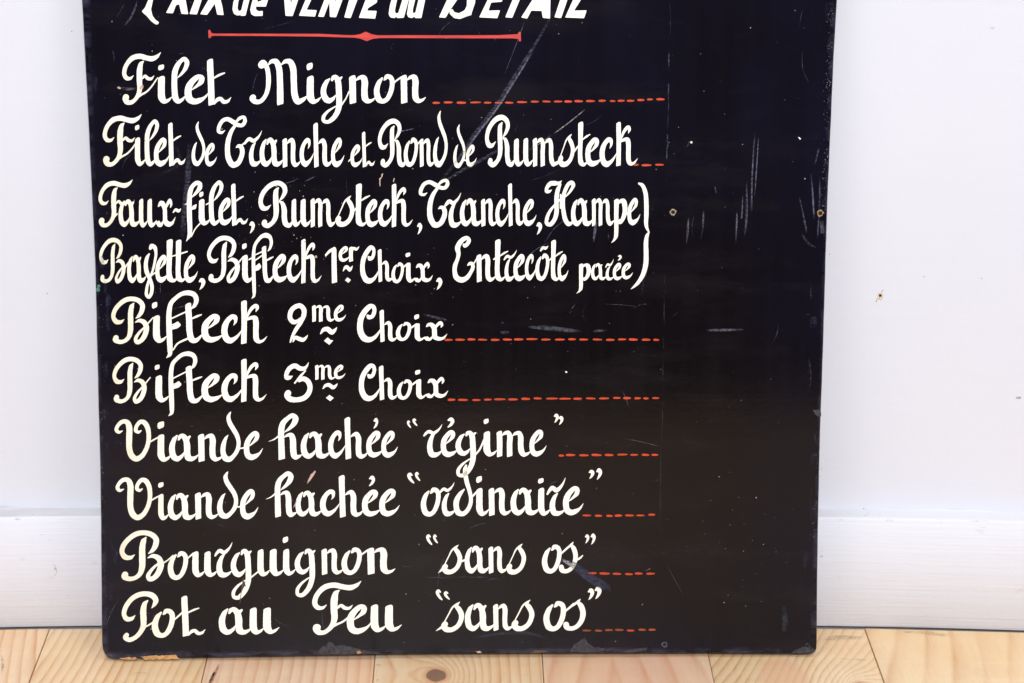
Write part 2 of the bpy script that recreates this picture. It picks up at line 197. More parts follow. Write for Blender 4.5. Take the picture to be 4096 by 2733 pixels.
# words: (text, [(grid, top, base, [(glyph, left, right[, top, base[, below]])...], [loose strokes], [polygons])...])
def W(text, *runs): return (text, runs)
def hy(g, top, base, letters, strokes=(), polys=()): return (g, top, base, letters, strokes, polys)
LINES = [
 [ W('Filet', hy('A', 712, 975, [('F',115,480,492,985),('i',450,583),('l',580,743,535,975),('ee',705,930,698,985),('te',912,1138,548,990)], (), [('dot',453,508,607,663)])),
   W('Mignon', hy('A', 710, 977, [('M',1310,1860,555,992),('i',1848,1985),('g',1980,2182,705,975,.83)], [[(2175,990,14),(2215,930,12),(2248,860,12)]], [('dot',1848,1905,590,662)]),
               hy('B', 503, 697, [('n',92,270),('o',263,398,500,695),('n',438,607,500,695)], [[(390,562,10),(415,540,10),(445,520,12)]])) ],
 [ W('Filet', hy('C', 255, 528, [('F',73,440,40,532),('i',375,475),('l',468,600,88,530),('ee',557,700,258,535),('te',688,850,115,528)], (), [('dot',376,416,140,192)])),
   W('de', hy('C', 308, 530, [('d',910,1035,110,527),('ee',1035,1145,308,533)])),
   W('Tranche', hy('C', 262, 540, [('T',1145,1425,50,542),('tl',1400,1568,195,325),('r',1447,1560,305,530),('a',1548,1765,258,538),('n',1760,1930),('c',1925,2058),('h',2052,2230,118,540)]),
               hy('S1', 368, 773, [('ee',85,258)])),
   W('et', hy('S1', 460, 770, [('ee',345,500),('te',497,668,287,768)], [[(316,690,12),(355,650,16)]])),
   W('Rond', hy('S1', 380, 765, [('R',710,1088,122,768),('o',1060,1245,373,763),('n',1268,1470),('d',1455,1645,12,770)], [[(1230,475,14),(1290,408,22)]])),
   W('de', hy('S1', 463, 770, [('d',1725,1885,195,780),('ee',1895,2035,463,768)], [[(1862,672,22),(1905,680,18)]])),
   W('Rumsteck', hy('S2', 373, 760, [('R',135,532,70,765),('i',522,655,380,760),('i',648,780),('m',775,1125),('s',1115,1335,325,765),('t',1385,1505,152,762),('e',1487,1690,365,763),('c',1675,1905,365,775),('k',1898,2182,157,755)],
                       [[(1320,570,24),(1395,475,20)],[(1060,735,30),(1100,725,24),(1135,700,14)]])) ],
 [ W('Faux-filet,', hy('C', 838, 1103, [('F2',33,355,655,1103),('a',222,418),('i',413,495,832,1105),('i',492,580,832,1105),('x',572,757,832,1102),('f',840,1008,665,1233),('i',975,1085,835,1085),('l',1072,1205,662,1088),('ee',1163,1300,822,1087),('te',1280,1437,688,1088),('com',1450,1503,1045,1160)],
        [[(735,963,10),(760,938,26),(785,950,30),(808,928,5)],[(1045,890,10),(1085,868,14)]], [('dot',980,1018,768,820)])),
   W('Rumsteck,', hy('S3', 318, 697, [('R',113,577,82,708),('i',557,685),('i',678,818),('m',812,1153,312,700),('s',1145,1398,280,695),('t',1422,1562,110,693),('e',1553,1730,320,702),('c',1720,1922,322,702),('k',1905,2182,115,702),('com',2243,2313,640,797)],
        [[(1385,490,22),(1445,432,22)]])),
   W('Tranche,', hy('S4', 315, 692, [('T',85,492,48,707),('tl',425,650,238,430),('r',483,655,378,705),('a',637,930,310,695),('n',918,1135),('c',1115,1290,318,700),('h',1283,1500,110,690),('ee',1485,1662,320,690),('com',1663,1740,630,800)])),
   W('Hampe', hy('S5', 292, 640, [('H',248,600,70,655),('a',578,848,290,648),('m',838,1122),('p',1117,1282,295,628),('ee',1288,1445,285,635)], [[(1255,492,34),(1300,475,24)]])),
   W('}', hy('S5', 0, 1, [], [[(1432,108,26),(1472,130,46),(1510,220,52),(1522,350,54),(1523,500,54),(1520,620,46),(1535,680,32),(1556,718,16)],
        [(1556,718,16),(1532,762,42),(1518,850,54),(1520,1000,58),(1515,1120,60),(1480,1250,54),(1420,1350,42),(1370,1400,26),(1328,1433,5)]])) ],
 [ W('Bavette,', hy('E', 232, 500, [('B2',45,292,75,503),('a',303,478,232,503),('y',462,585,128,648),('ee',570,697,232,498),('tn',673,775,83,495),('tn',760,852,88,492),('ee',838,965,228,500),('com',975,1038,450,562)], [[(718,250,10),(790,228,14),(866,204,12)],[(283,352,14),(322,300,14)]])),
   W('Bifteck', hy('E', 232, 497, [('B',1060,1367,55,500),('i',1383,1490),('fB',1470,1672,30,648),('tf',1570,1682,145,495),('e',1673,1812,223,495),('c',1803,1945,228,500),('k',1940,2127,83,503)],
        [[(1445,280,10),(1480,262,14)],[(1500,238,10),(1580,200,12)]], [('dot',1383,1425,125,182)])),
   W('1er', hy('S6', 150, 362, [('one',340,500,158,650),('ee',522,672),('rr',655,793,150,357),('til',575,705,405,500)], (), [('poly',(637,570),(683,605),(650,643),(605,610))])),
   W('Choix,', hy('S6', 370, 640, [('C',808,1055,138,653),('h',1045,1252,188,632),('o',1230,1392,370,647),('i',1425,1545,370,640),('x',1532,1783,362,637),('com',1828,1912,570,735)], [[(1380,440,22),(1450,385,24)]], [('dot',1417,1480,237,298)])),
   W('Entrecote', hy('S7', 320, 690, [('E',103,395,83,708),('n',420,677,322,700),('t',672,802,120,692),('tl',787,962,268,407),('r',800,932,390,688),('e',923,1090),('c',1075,1225,320,685),('o',1215,1397,318,683),('t',1425,1540,128,688),('ee',1515,1655,322,690)],
        [[(1385,425,14),(1435,375,18)],[(655,395,18),(690,365,22)],[(1285,278,22),(1315,240,38),(1350,245,42),(1383,219,8)]])),
   W('paree', hy('S5', 1105, 1325, [('p',677,825,1110,1335),('a',830,1018),('tl',1008,1112,1055,1165),('r',1012,1112,1150,1322),('e',1105,1222,1100,1323),('acc',1163,1213,1002,1075),('ee',1215,1352,1098,1312)])) ],
 [ W('Bifteck', hy('E', 800, 1062, [('B',160,515,627,1075),('i',545,675),('fB',665,975,570,1205),('tf',850,1010,678,1060),('e',1005,1197,787,1060),('c',1190,1385,792,1072),('k',1375,1617,660,1072)],
        [[(735,1128,12),(775,1070,16),(870,1022,18)]], [('dot',535,585,677,740)])),
   W('2me', hy('T1', 137, 360, [('two',38,307,113,640),('m',362,672),('ee',660,818,130,360),('til',470,695,425,540)], (), [('poly',(573,570),(610,605),(648,612),(595,670),(525,617))])),
   W('Choix', hy('T1', 380, 620, [('C',968,1280,118,637),('h',1270,1508,197,632),('o',1492,1692,365,617),('i',1740,1880),('x',1860,2177,352,617)], [[(1680,450,20),(1765,395,26)]], [('dot',1735,1800,260,330)])) ],
 [ W('Bifteck', hy('H', 283, 540, [('B',123,445,112,552),('i',520,650),('fB',640,915,62,670),('tf',808,966,190,545),('e',958,1147,265,540),('c',1143,1340,265,542),('k',1328,1563,128,537)], (), [('dot',515,560,185,235)])),
   W('3me', hy('T2', 133, 333, [('three',57,437,98,635),('m',470,747),('ee',728,878,130,327),('til',570,770,377,467)], (), [('poly',(663,537),(722,578),(675,620),(617,578))])),
   W('Choix', hy('T2', 325, 600, [('C',1058,1337,113,620),('h',1328,1580,140,607),('o',1570,1770,330,600),('i',1828,1965,322,593),('x',1950,2257,295,580)], [[(1755,415,22),(1850,345,26)]], [('dot',1813,1883,200,266)])) ],
 [ W('Viande', hy('H', 832, 1098, [('V',137,475,695,1098),('i',540,670,838,1098),('a',650,922),('n',918,1152),('d',1135,1320,628,1100),('ee',1355,1530,808,1085)], [[(1300,975,14),(1375,965,12)]], [('dot',540,603,718,790)])),
   W('hachee', hy('T3', 287, 660, [('hl',112,425,42,672),('a',413,797),('c',783,1014,273,660),('h',1000,1315,92,662),('e',1298,1510,275,642),('acc',1388,1452,103,250),('ee',1498,1715,277,645)])),
   W('"', hy('T3', 0, 1, [('quo',1838,1895,137,242),('quo',1912,1980,110,215)])),
   W('regime', hy('T4', 280, 630, [('tl',312,565,193,355),('r',363,562,303,635),('e',552,768,268,635),('acc',633,728,97,237),('g',745,1020,280,620,1.0),('i',1120,1302,283,625),('m',1295,1758,278,630),('ee',1742,1965,262,630)], [[(1008,608,22),(1070,530,24),(1128,400,22)]], [('dot',1123,1190,117,190)])),
   W('"', hy('T4', 0, 1, [('com',2065,2133,47,173),('com',2128,2195,78,200)])) ],
 [ W('Viande', hy('J', 265, 520, [('V',100,440,113,522),('i',500,602,270,520),('a',590,850,262,522),('n',843,1064,255,512),('d',1057,1250,62,505),('ee',1272,1440,225,515)], [[(1235,395,14),(1290,392,12)]], [('dot',500,550,162,215)])),
   W('hachee', hy('T5', 343, 697, [('hl',200,490,82,705),('a',478,822),('c',808,1070,327,697),('h',1057,1387,133,705),('e',1375,1614,327,695),('acc',1460,1543,140,286),('ee',1605,1873,315,695)])),
   W('"', hy('T5', 0, 1, [('quo',1975,2073,98,248),('quo',2078,2152,90,215)])),
   W('ordinaire', hy('T6', 265, 597, [('o',100,327,267,605),('tl',315,492,203,335),('r',343,502,330,600),('i',748,900,268,600),('n',890,1157),('a',1152,1482),('i',1475,1622),('tl',1575,1797,148,352),('r',1610,1789,330,595),('ee',1772,2007,247,595)],
        [[(605,290,18),(560,340,46),(518,420,62),(514,490,64),(537,558,66),(590,575,54),(640,540,48),(680,460,46),(686,390,44),(668,300,46),(638,200,52),(620,100,50),(617,50,46),(630,8,26)],[(695,380,20),(770,300,24)]],
        [('dot',748,815,130,212),('dot',1475,1540,155,220)])),
   W('"', hy('T6', 0, 1, [('com',2070,2138,55,163),('com',2158,2228,35,173)])) ],
 [ W('Bourguignon', hy('J', 790, 1045, [('B2',145,562,615,1095),('o',592,778,812,1080),('i',820,940,810,1055),('i',932,1057,810,1053),('tl',1028,1197,725,860),('r',1047,1192,835,1055),('g',1182,1375,790,1058,.93),('i',1432,1552,790,1048),('i',1547,1682,787,1045),('i',1673,1793,787,1040),('g',1783,1975,787,1032,1.03),('n',2032,2237,783,1032)],
        [[(545,925,12),(590,895,12),(640,850,10)],[(765,888,12),(830,832,16)],[(1370,1060,14),(1440,1003,14)]], [('dot',1670,1722,673,735)]),
        hy('K', 553, 735, [('o',45,178,555,738),('n',213,402)], [[(170,608,10),(220,572,12)]])),
   W('"', hy('T7', 0, 1, [('quo',188,262,75,207),('quo',270,328,78,187)])),
   W('sans', hy('T7', 215, 543, [('s',372,610,205,550),('a',643,927,212,545),('n',918,1142,220,540),('s',1130,1360,193,552)], [[(395,478,40),(332,535,4)],[(595,402,22),(655,380,24)]])),
   W('os', hy('T7', 203, 540, [('o',1553,1778),('so',1750,1970,170,545)], [[(1768,315,18),(1850,240,24)],[(1955,382,26),(1998,360,22),(2028,330,12)]])),
   W('"', hy('T7', 0, 1, [('com',2055,2108,78,187),('com',2122,2182,68,200)])) ],
 [ W('Pot', hy('L', 503, 750, [('P',185,500,352,788),('o',445,638),('te',695,900,388,738)], [[(625,605,12),(665,570,14),(710,530,16)]])),
   W('au', hy('L', 487, 725, [('a',1015,1290,487,728),('i',1278,1403,490,722),('i',1393,1530,490,718)])),
   W('Feu', hy('T8', 182, 393, [('F',92,462,8,413),('ee',355,537,182,410),('i',530,648),('i',638,762,185,388)])),
   W('"', hy('T8', 0, 1, [('quo',1020,1073,68,153),('quo',1080,1127,83,148)])),
   W('sans', hy('T8', 175, 388, [('s',1060,1232,165,393),('a',1240,1457,172,388),('n',1450,1602,178,382),('s',1590,1760,150,385)], [[(1072,352,22),(1023,383,4)]])),
   W('os', hy('T8', 160, 385, [('o',1832,1998),('so',1980,2147,143,385)], [[(1990,240,12),(2058,182,18)]])),
   W('"', hy('T8', 0, 1, [('com',2163,2213,62,150),('com',2215,2268,48,143)])) ],
]
# the cut-off heading, flat ended poster letters (they run on above the frame)
TITLE = [
 ('Prix', 'A', [[(425,-60),(360,0),(330,72),(299,108),(318,128),(345,150),(385,198),(425,228),(448,232),(462,210),(430,190),(400,150),(386,90),(404,0),(440,-60)],
   [(618,-60),(590,0),(527,122),(592,126),(620,50),(650,40),(672,130),(735,135),(722,60),(700,-60)],
   [(818,-60),(793,8),(747,132),(817,137),(862,0),(885,-60)],
   [(935,-60),(925,0),(848,134),(912,141),(985,35),(1008,138),(1068,143),(1056,60),(1040,0),(1035,-60)]]),
 ('de', 'A', [[(1190,-60),(1160,20),(1151,90),(1165,130),(1195,146),(1228,143),(1232,150),(1274,148),(1310,0),(1330,-60),(1275,-60),(1258,0),(1235,95),(1212,108),(1198,80),(1205,20),(1228,-60)],
   [(1365,-60),(1335,20),(1318,90),(1328,135),(1360,152),(1435,150),(1436,102),(1400,108),(1372,90),(1372,62),(1466,63),(1485,0),(1490,-60),(1430,-60),(1428,5),(1385,20),(1395,-60)]]),
 ('VENTE', 'A', [[(1628,-60),(1638,0),(1650,150),(1716,152),(1745,70),(1768,0),(1800,-60),(1725,-60),(1700,40),(1692,-60)],
   [(1868,-60),(1838,0),(1776,148),(1928,157),(1944,97),(1848,92),(1892,0),(1910,-60)],
   [(2040,-60),(2015,0),(1955,157),(2010,160),(2062,20),(2067,160),(2125,163),(2185,0),(2205,-60),(2145,-60),(2120,20),(2110,-60)]]),
 ('T', 'B', [[(112,-60),(95,0),(62,118),(105,122),(150,0),(172,-60)],
   [(225,-60),(205,0),(160,120),(270,126),(280,74),(216,72),(222,55),(280,18),(285,0),(240,0),(268,-60)]]),
 ('au', 'B', [[(395,-60),(368,40),(360,95),(372,118),(400,122),(412,112),(418,122),(462,120),(495,0),(508,-60),(465,-60),(452,0),(425,88),(408,92),(402,70),(412,20),(430,-60)],
   [(512,-60),(495,20),(483,95),(492,116),(515,122),(535,112),(538,122),(580,122),(605,0),(620,-60),(578,-60),(560,0),(540,85),(524,90),(522,65),(538,0),(550,-60)]]),
 ('DETAIL', 'B', [[(780,-60),(752,0),(698,117),(742,120),(775,65),(790,62),(800,82),(832,90),(870,70),(885,40),(888,-60),(948,-60),(940,20),(915,95),(918,100),(880,112),(840,128),(800,122),(772,95),(768,75),(820,0),(845,-60)],
   [(1045,-60),(1025,0),(968,117),(1090,123),(1108,70),(1030,72),(1048,18),(1120,12),(1125,0),(1085,-2),(1100,-60)],
   [(1215,-60),(1192,0),(1143,117),(1190,120),(1240,0),(1262,-60)],
   [(1350,-60),(1325,0),(1250,118),(1290,126),(1318,72),(1388,74),(1395,120),(1444,126),(1445,60),(1448,-60)],
   [(1530,-60),(1512,0),(1473,117),(1518,122),(1560,0),(1580,-60)],
   [(1620,-60),(1598,0),(1545,118),(1672,123),(1690,70),(1605,72),(1650,0),(1675,-60)]]),
]
RULE = ('B', [[(-851,202),(-838,201),(-831,222),(-815,226),(-500,227),(-100,228),(60,236),(130,237),(170,230),(205,213),(245,230),(285,238),(420,237),(800,238),(1100,237),(1190,232),(1228,230),(1234,215),(1247,214),(1249,278),(1235,278),(1232,262),(1190,258),(900,258),(500,256),(300,256),(250,262),(213,277),(170,260),(130,253),(60,252),(-100,246),(-500,242),(-815,241),(-831,244),(-837,257),(-849,256)]])
DASHES = [
 ('B', [(655,705,691),(730,790,688),(817,880,690),(908,980,688),(1000,1050,690),(1073,1125,691),(1142,1197,690),(1222,1290,686),(1315,1368,683),(1393,1448,682),(1470,1527,682),(1540,1592,682),(1607,1665,680),(1685,1745,679),(1770,1818,677),(1846,1883,679),(1898,1945,677),(1960,2010,677),(2030,2077,672),(2095,2135,668),(2157,2213,667)]),
 ('D', [(2003,2040,368),(2058,2125,371),(2150,2207,368)]),
 ('G', [(735,790,738),(808,872,737),(890,943,735),(960,1022,737),(1046,1105,738),(1127,1188,736),(1202,1265,735),(1285,1360,733),(1385,1447,736),(1477,1543,736),(1566,1617,734),(1640,1700,736),(1730,1794,736),(1820,1877,738),(1900,1955,735),(1973,2033,736),(2060,2118,737),(2137,2177,738)]),
 ('I', [(757,808,368),(826,893,369),(922,977,370),(1000,1052,367),(1068,1145,365),(1162,1227,366),(1251,1310,362),(1334,1388,359),(1417,1498,360),(1506,1585,361),(1600,1658,361),(1685,1750,359),(1773,1840,359),(1868,1918,356),(1935,1987,357),(2010,2053,358),(2070,2106,359),(2130,2177,357)]),
 ('I', [(1502,1538,743),(1550,1613,739),(1640,1703,741),(1722,1790,739),(1811,1870,739),(1895,1965,736),(1982,2035,738),(2060,2110,738),(2125,2170,738)]),
 ('K', [(1662,1720,339),(1745,1793,341),(1822,1865,342),(1878,1928,340),(1948,2008,339),(2024,2078,339),(2104,2150,334)]),
 ('K', [(1698,1758,727),(1775,1845,729),(1865,1922,731),(1948,2000,733),(2013,2065,729),(2090,2148,730)]),
 ('N', [(1662,1720,541),(1745,1793,542),(1813,1865,538),(1880,1938,537),(1960,2010,541),(2038,2088,536),(2106,2153,536)]),
]
def spline(pts, step):
    """Catmull-Rom through (x, y, w) points"""
    P = [tuple(map(float, p)) for p in pts]
    if len(P) == 2:
        P = [P[0], tuple((a+b)/2 for a, b in zip(P[0], P[1])), P[1]]
    n = len(P)
    out = []
    ext = [tuple(2*a-b for a, b in zip(P[0], P[1]))] + P + [tuple(2*a-b for a, b in zip(P[-1], P[-2]))]
    for i in range(n-1):
        p0, p1, p2, p3 = ext[i], ext[i+1], ext[i+2], ext[i+3]
        d = math.hypot(p2[0]-p1[0], p2[1]-p1[1])
        k = max(2, int(d/step))
        def dist(a, b): return max(1e-3, math.hypot(b[0]-a[0], b[1]-a[1]))**0.5
        t0 = 0; t1 = t0+dist(p0, p1); t2 = t1+dist(p1, p2); t3 = t2+dist(p2, p3)
        for j in range(k):
            t = t1+(t2-t1)*j/k
            v = []
            for c in (0, 1):
                A1 = (t1-t)/(t1-t0)*p0[c]+(t-t0)/(t1-t0)*p1[c]
                A2 = (t2-t)/(t2-t1)*p1[c]+(t-t1)/(t2-t1)*p2[c]
                A3 = (t3-t)/(t3-t2)*p2[c]+(t-t2)/(t3-t2)*p3[c]
                B1 = (t2-t)/(t2-t0)*A1+(t-t0)/(t2-t0)*A2
                B2 = (t3-t)/(t3-t1)*A2+(t-t1)/(t3-t1)*A3
                v.append((t2-t)/(t2-t1)*B1+(t-t1)/(t2-t1)*B2)
            f = j/k
            f = f*f*(3-2*f)*.5+f*.5
            v.append(p1[2]*(1-f)+p2[2]*f)
            out.append(tuple(v))
    out.append(P[-1])
    return out
def stroke_faces(pts, step=9.0, rnd=None):
    """quads (and cap fans) of one brush stroke, as lists of 2-D points"""
    flat = pts[-1][2] < 0
    slant = pts[0][2] < 0
    pts = [(x, y, abs(w)) for x, y, w in pts]
    s = spline(pts, step)
    L, R = [], []
    for i, (x, y, w) in enumerate(s):
        a = s[max(0, i-1)]; b = s[min(len(s)-1, i+1)]
        dx, dy = b[0]-a[0], b[1]-a[1]
        m = math.hypot(dx, dy) or 1.0
        nx, ny = -dy/m, dx/m
        h = w/2
        if rnd: h *= 1+rnd.uniform(-.035, .035)
        L.append((x+nx*h, y+ny*h)); R.append((x-nx*h, y-ny*h))
    faces = [[L[i], R[i], R[i+1], L[i+1]] for i in range(len(s)-1)]
    def cap(c, p, q, sgn):
        h = c[2]/2
        if h < 3: return
        a0 = math.atan2(p[1]-c[1], p[0]-c[0])
        n = 7
        faces.append([(c[0]+h*math.cos(a0+sgn*math.pi*k/n), c[1]+h*math.sin(a0+sgn*math.pi*k/n)) for k in range(n+1)])
    if slant:
        w = s[0][2]; xl, xr, y = min(L[0][0], R[0][0]), max(L[0][0], R[0][0]), s[0][1]
        faces.append([(xl, y+.15*w), (xl, y), (xl+.03*w, y-.10*w), (xl+.30*w, y-.32*w), (xl+.62*w, y-.44*w), (xl+.84*w, y-.44*w), (xr-.03*w, y-.30*w), (xr, y), (xr, y+.15*w)])
    else: cap(s[0], L[0], R[0], 1)
    if flat:
        w = s[-1][2]; xl, xr, y = min(L[-1][0], R[-1][0]), max(L[-1][0], R[-1][0]), s[-1][1]
        faces.append([(xl, y), (xl, y-.15*w), (xr, y-.15*w), (xr, y), (xr-.04*w, y+.03*w), (xr-.45*w, y+.14*w), (xl+.12*w, y+.27*w), (xl, y+.22*w)])
    else: cap(s[-1], L[-1], R[-1], -1)
    return faces
def run_faces(run, rnd=None):
    g, top, base, letters, strokes, polys = run
    ox, oy, sc = GRID[g]
    out = []
    for L in letters:
        name, xl, xr = L[:3]
        yt, yb = (L[3], L[4]) if len(L) > 4 else (top, base)
        below = L[5] if len(L) > 5 else 1.0
        (gl, gr, gt, gb), st = GLYPH[name]
        kx = (xr-xl)/(gr-gl); ky = (yb-yt)/(gb-gt)
        # keep brush width: work in glyph units then map
        for s in st:
            for f in stroke_faces(s, 6.0*(gr-gl)/max(1, xr-xl)*sc/3, rnd):
                q = []
                for x, y in f:
                    Y = yb+(y-gb)*ky*(below if y > gb else 1)
                    q.append((ox+(xl+(x-gl)*kx)/sc, oy+Y/sc))
                out.append(q)
    for s in strokes:
        for f in stroke_faces(s, 3.0*sc, rnd):
            out.append([(ox+x/sc, oy+y/sc) for x, y in f])
    for p in polys:
        if p[0] == 'dot':
            _, a, b, t, u = p
            w, h = b-a, u-t
            q = [(a+.04*w,t+.32*h),(a+.22*w,t+.14*h),(a+.82*w,t),(a+.96*w,t+.08*h),(b,t+.25*h),(a+.98*w,t+.62*h),(a+.85*w,t+.78*h),(a+.30*w,u),(a+.10*w,t+.93*h),(a,t+.70*h)]
        else: q = p[1:]
        out.append([(ox+x/sc, oy+y/sc) for x, y in q])
    return out
# ---------------------------------------------------------------- helpers
rnd = random.Random(7)
def px_ray(u, v):
    a, b = (u-2048)/FPX, (v-1366.5)/FPX
    return Vector((RX[0]*a+RX[1]*b+RX[2], RF[0]*a+RF[1]*b+RF[2], RU[0]*a+RU[1]*b+RU[2]))
BETA, LEAN = math.radians(1.399), math.radians(5.18)
BO = Vector((0, 0, 0.0017))
BX = Vector((math.cos(BETA), math.sin(BETA), 0))
YB = Vector((-math.sin(BETA), math.cos(BETA), 0))
BU = Vector((0, 0, 1))*math.cos(LEAN)+YB*math.sin(LEAN)
BN = BX.cross(BU)                                # out of the board's face
BMAT = Matrix(((BX[0], -BN[0], BU[0], BO[0]), (BX[1], -BN[1], BU[1], BO[1]), (BX[2], -BN[2], BU[2], BO[2]), (0, 0, 0, 1)))
def on_board(u, v):
    """traced point -> (across, up) on the board's face, metres"""
    r = px_ray(u, v); k = (BO-CAM).dot(BN)/r.dot(BN)
    p = CAM+r*k-BO
    return p.dot(BX), p.dot(BU)
def on_floor(u, v):
    r = px_ray(u, v); p = CAM-r*(CAM.z/r.z); return p.x, p.y
def on_wall(u, v, y):
    r = px_ray(u, v); p = CAM+r*((y-CAM.y)/r.y); return p.x, p.z
def link(name, me, mats, parent=None, smooth=False):
    if not isinstance(mats, (list, tuple)): mats = [mats]
    for x in mats: me.materials.append(x)
    o = bpy.data.objects.new(name, me); COL.objects.link(o)
    if parent: o.parent = parent
    if smooth:
        for p in me.polygons: p.use_smooth = True
    return o
def bm_mesh(bm, name):
    me = bpy.data.meshes.new(name); bm.to_mesh(me); bm.free(); return me
# -------------------------------------------------------------- materials
class NT:
    def __init__(s, name):
        s.m = bpy.data.materials.new(name); s.m.use_nodes = True
        s.t = s.m.node_tree; s.n = s.t.nodes; s.l = s.t.links
        s.b = s.n['Principled BSDF']; s.out = s.n['Material Output']
    def new(s, typ, ins=None, **kw):
        x = s.n.new(typ)
        for k, v in kw.items(): setattr(x, k, v)
        for k, v in (ins or {}).items():
            if hasattr(v, 'is_linked') or isinstance(v, bpy.types.NodeSocket): s.l.new(v, x.inputs[k])
            else: x.inputs[k].default_value = v
        return x
    def co(s): return s.new('ShaderNodeTexCoord').outputs['Object']
    def mp(s, v, scale=(1,1,1), loc=(0,0,0), rot=(0,0,0)):
        return s.new('ShaderNodeMapping', {'Vector': v, 'Scale': scale, 'Location': loc, 'Rotation': rot}).outputs[0]
    def noise(s, v, scale, detail=3, rough=.5, dist=0):
        return s.new('ShaderNodeTexNoise', {'Vector': v, 'Scale': scale, 'Detail': detail, 'Roughness': rough, 'Distortion': dist}).outputs[0]
    def math(s, op, a, b=0.0, c=0.0):
        x = s.n.new('ShaderNodeMath'); x.operation = op
        for i, v in enumerate((a, b, c)):
            if isinstance(v, bpy.types.NodeSocket): s.l.new(v, x.inputs[i])
            else: x.inputs[i].default_value = v
        return x.outputs[0]
    def ramp(s, f, stops):
        x = s.n.new('ShaderNodeValToRGB'); s.l.new(f, x.inputs[0]); e = x.color_ramp.elements
        while len(e) < len(stops): e.new(.5)
        for i, (p, c) in enumerate(stops):
            e[i].position = p; e[i].color = (c, c, c, 1) if isinstance(c, (int, float)) else (*c, 1)
        return x.outputs[0]
    def mix(s, f, a, b, blend='MIX'):
        x = s.n.new('ShaderNodeMix'); x.data_type = 'RGBA'; x.blend_type = blend
        for i, v in ((0, f), (6, a), (7, b)):
            if isinstance(v, bpy.types.NodeSocket): s.l.new(v, x.inputs[i])
            elif i == 0: x.inputs[0].default_value = v
            else: x.inputs[i].default_value = (*v, 1)
        return x.outputs[2]
    def set(s, **kw):
        for k, v in kw.items():
            k = k.replace('_', ' ')
            if isinstance(v, bpy.types.NodeSocket): s.l.new(v, s.b.inputs[k])
            else: s.b.inputs[k].default_value = (*v, 1) if isinstance(v, tuple) else v
        return s
    def bump(s, h, strength, dist=.001):
        x = s.new('ShaderNodeBump', {'Height': h, 'Strength': strength, 'Distance': dist}); s.l.new(x.outputs[0], s.b.inputs['Normal'])
    def alpha(s, a): s.l.new(a, s.b.inputs['Alpha'])
def mat_board():
    t = NT('black_gloss_paint'); c = t.co()
    x = t.new('ShaderNodeSeparateXYZ', {0: c}).outputs
    blotch = t.noise(t.mp(c, (1, 1, .7)), 9, 4, .6)
    streak = t.noise(t.mp(c, (90, 90, 2.5)), 1, 3, .6)
    brush = t.noise(t.mp(c, (3, 3, 120)), 1, 3, .5)
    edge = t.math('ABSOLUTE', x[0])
    tint = t.ramp(edge, [(0.0, .10), (.12, .05), (.22, .15), (.285, .85), (.30, 1.0)])  # polish tone plus blue reflected from the room, painted in towards the sides
    up = t.ramp(x[2], [(0.0, .75), (.035, .18), (.1, .04), (.30, .12), (.5, .85), (.6, 1.0)])  # the same reflected blue, painted stronger towards top and foot
    f = t.math('MULTIPLY', t.math('ADD', t.math('MAXIMUM', tint, up), .04), t.ramp(blotch, [(.30, .25), (.65, 1.0)]))
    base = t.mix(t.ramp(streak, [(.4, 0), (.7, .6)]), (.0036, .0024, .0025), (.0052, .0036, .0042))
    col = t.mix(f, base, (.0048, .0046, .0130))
    room_haze = t.noise(t.mp(c, (7, 7, 26), loc=(1.3, 0, .4)), 1, 5, .65)  # cloudy room reflections, put into the colour as pale streaks
    col = t.mix(t.math('MULTIPLY', t.ramp(room_haze, [(.52, 0), (.75, 1)]), .55), col, (.0150, .0125, .0145))
    dust = t.ramp(t.noise(c, 420, 2, .6), [(.74, 0), (.80, 1)])
    col = t.mix(t.math('MULTIPLY', dust, .10), col, (.30, .30, .38))
    rub_ = t.noise(t.mp(c, (25, 25, 70)), 1, 5, .7)
    zone = t.math('MAXIMUM', t.ramp(x[2], [(.0035, 1), (.0075, 0)]), t.ramp(edge, [(.2935, 0), (.2985, 1)]))
    zone = t.math('MULTIPLY', zone, t.ramp(rub_, [(.44, 0), (.60, .8)]))
    col = t.mix(zone, col, (.055, .056, .095))
    col = t.mix(t.math('MULTIPLY', t.ramp(x[2], [(.002, 1), (.005, 0)]), t.ramp(rub_, [(.62, 0), (.68, .9)])), col, (.36, .20, .08))
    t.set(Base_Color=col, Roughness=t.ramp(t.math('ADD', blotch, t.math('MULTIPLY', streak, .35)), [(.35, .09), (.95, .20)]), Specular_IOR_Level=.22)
    t.bump(t.math('ADD', t.math('MULTIPLY', brush, .6), t.noise(c, 240, 3, .6)), .06, .0005)
    return t.m
def mat_paint(name, col, stain, lo=.60, hi=.78, amt=.75):
    t = NT(name); c = t.co()
    n = t.noise(c, 55, 5, .65); fine = t.noise(c, 300, 3, .6)
    x = t.new('ShaderNodeSeparateXYZ', {0: c}).outputs[0]
    age = t.ramp(x, [(0.0, 0.0), (1.0, 0.0)])
    m = t.math('MULTIPLY', t.ramp(n, [(lo, 0), (hi, 1)]), amt)
    colr = t.mix(m, col, stain)
    spot = t.ramp(fine, [(.76, 0), (.80, .55)])
    colr = t.mix(spot, colr, tuple(v*.55 for v in stain))
    t.set(Base_Color=colr, Roughness=.42, Specular_IOR_Level=.4)
    t.bump(t.noise(t.mp(c, (150, 150, 600)), 1, 2, .5), .08, .0003)
    return t.m
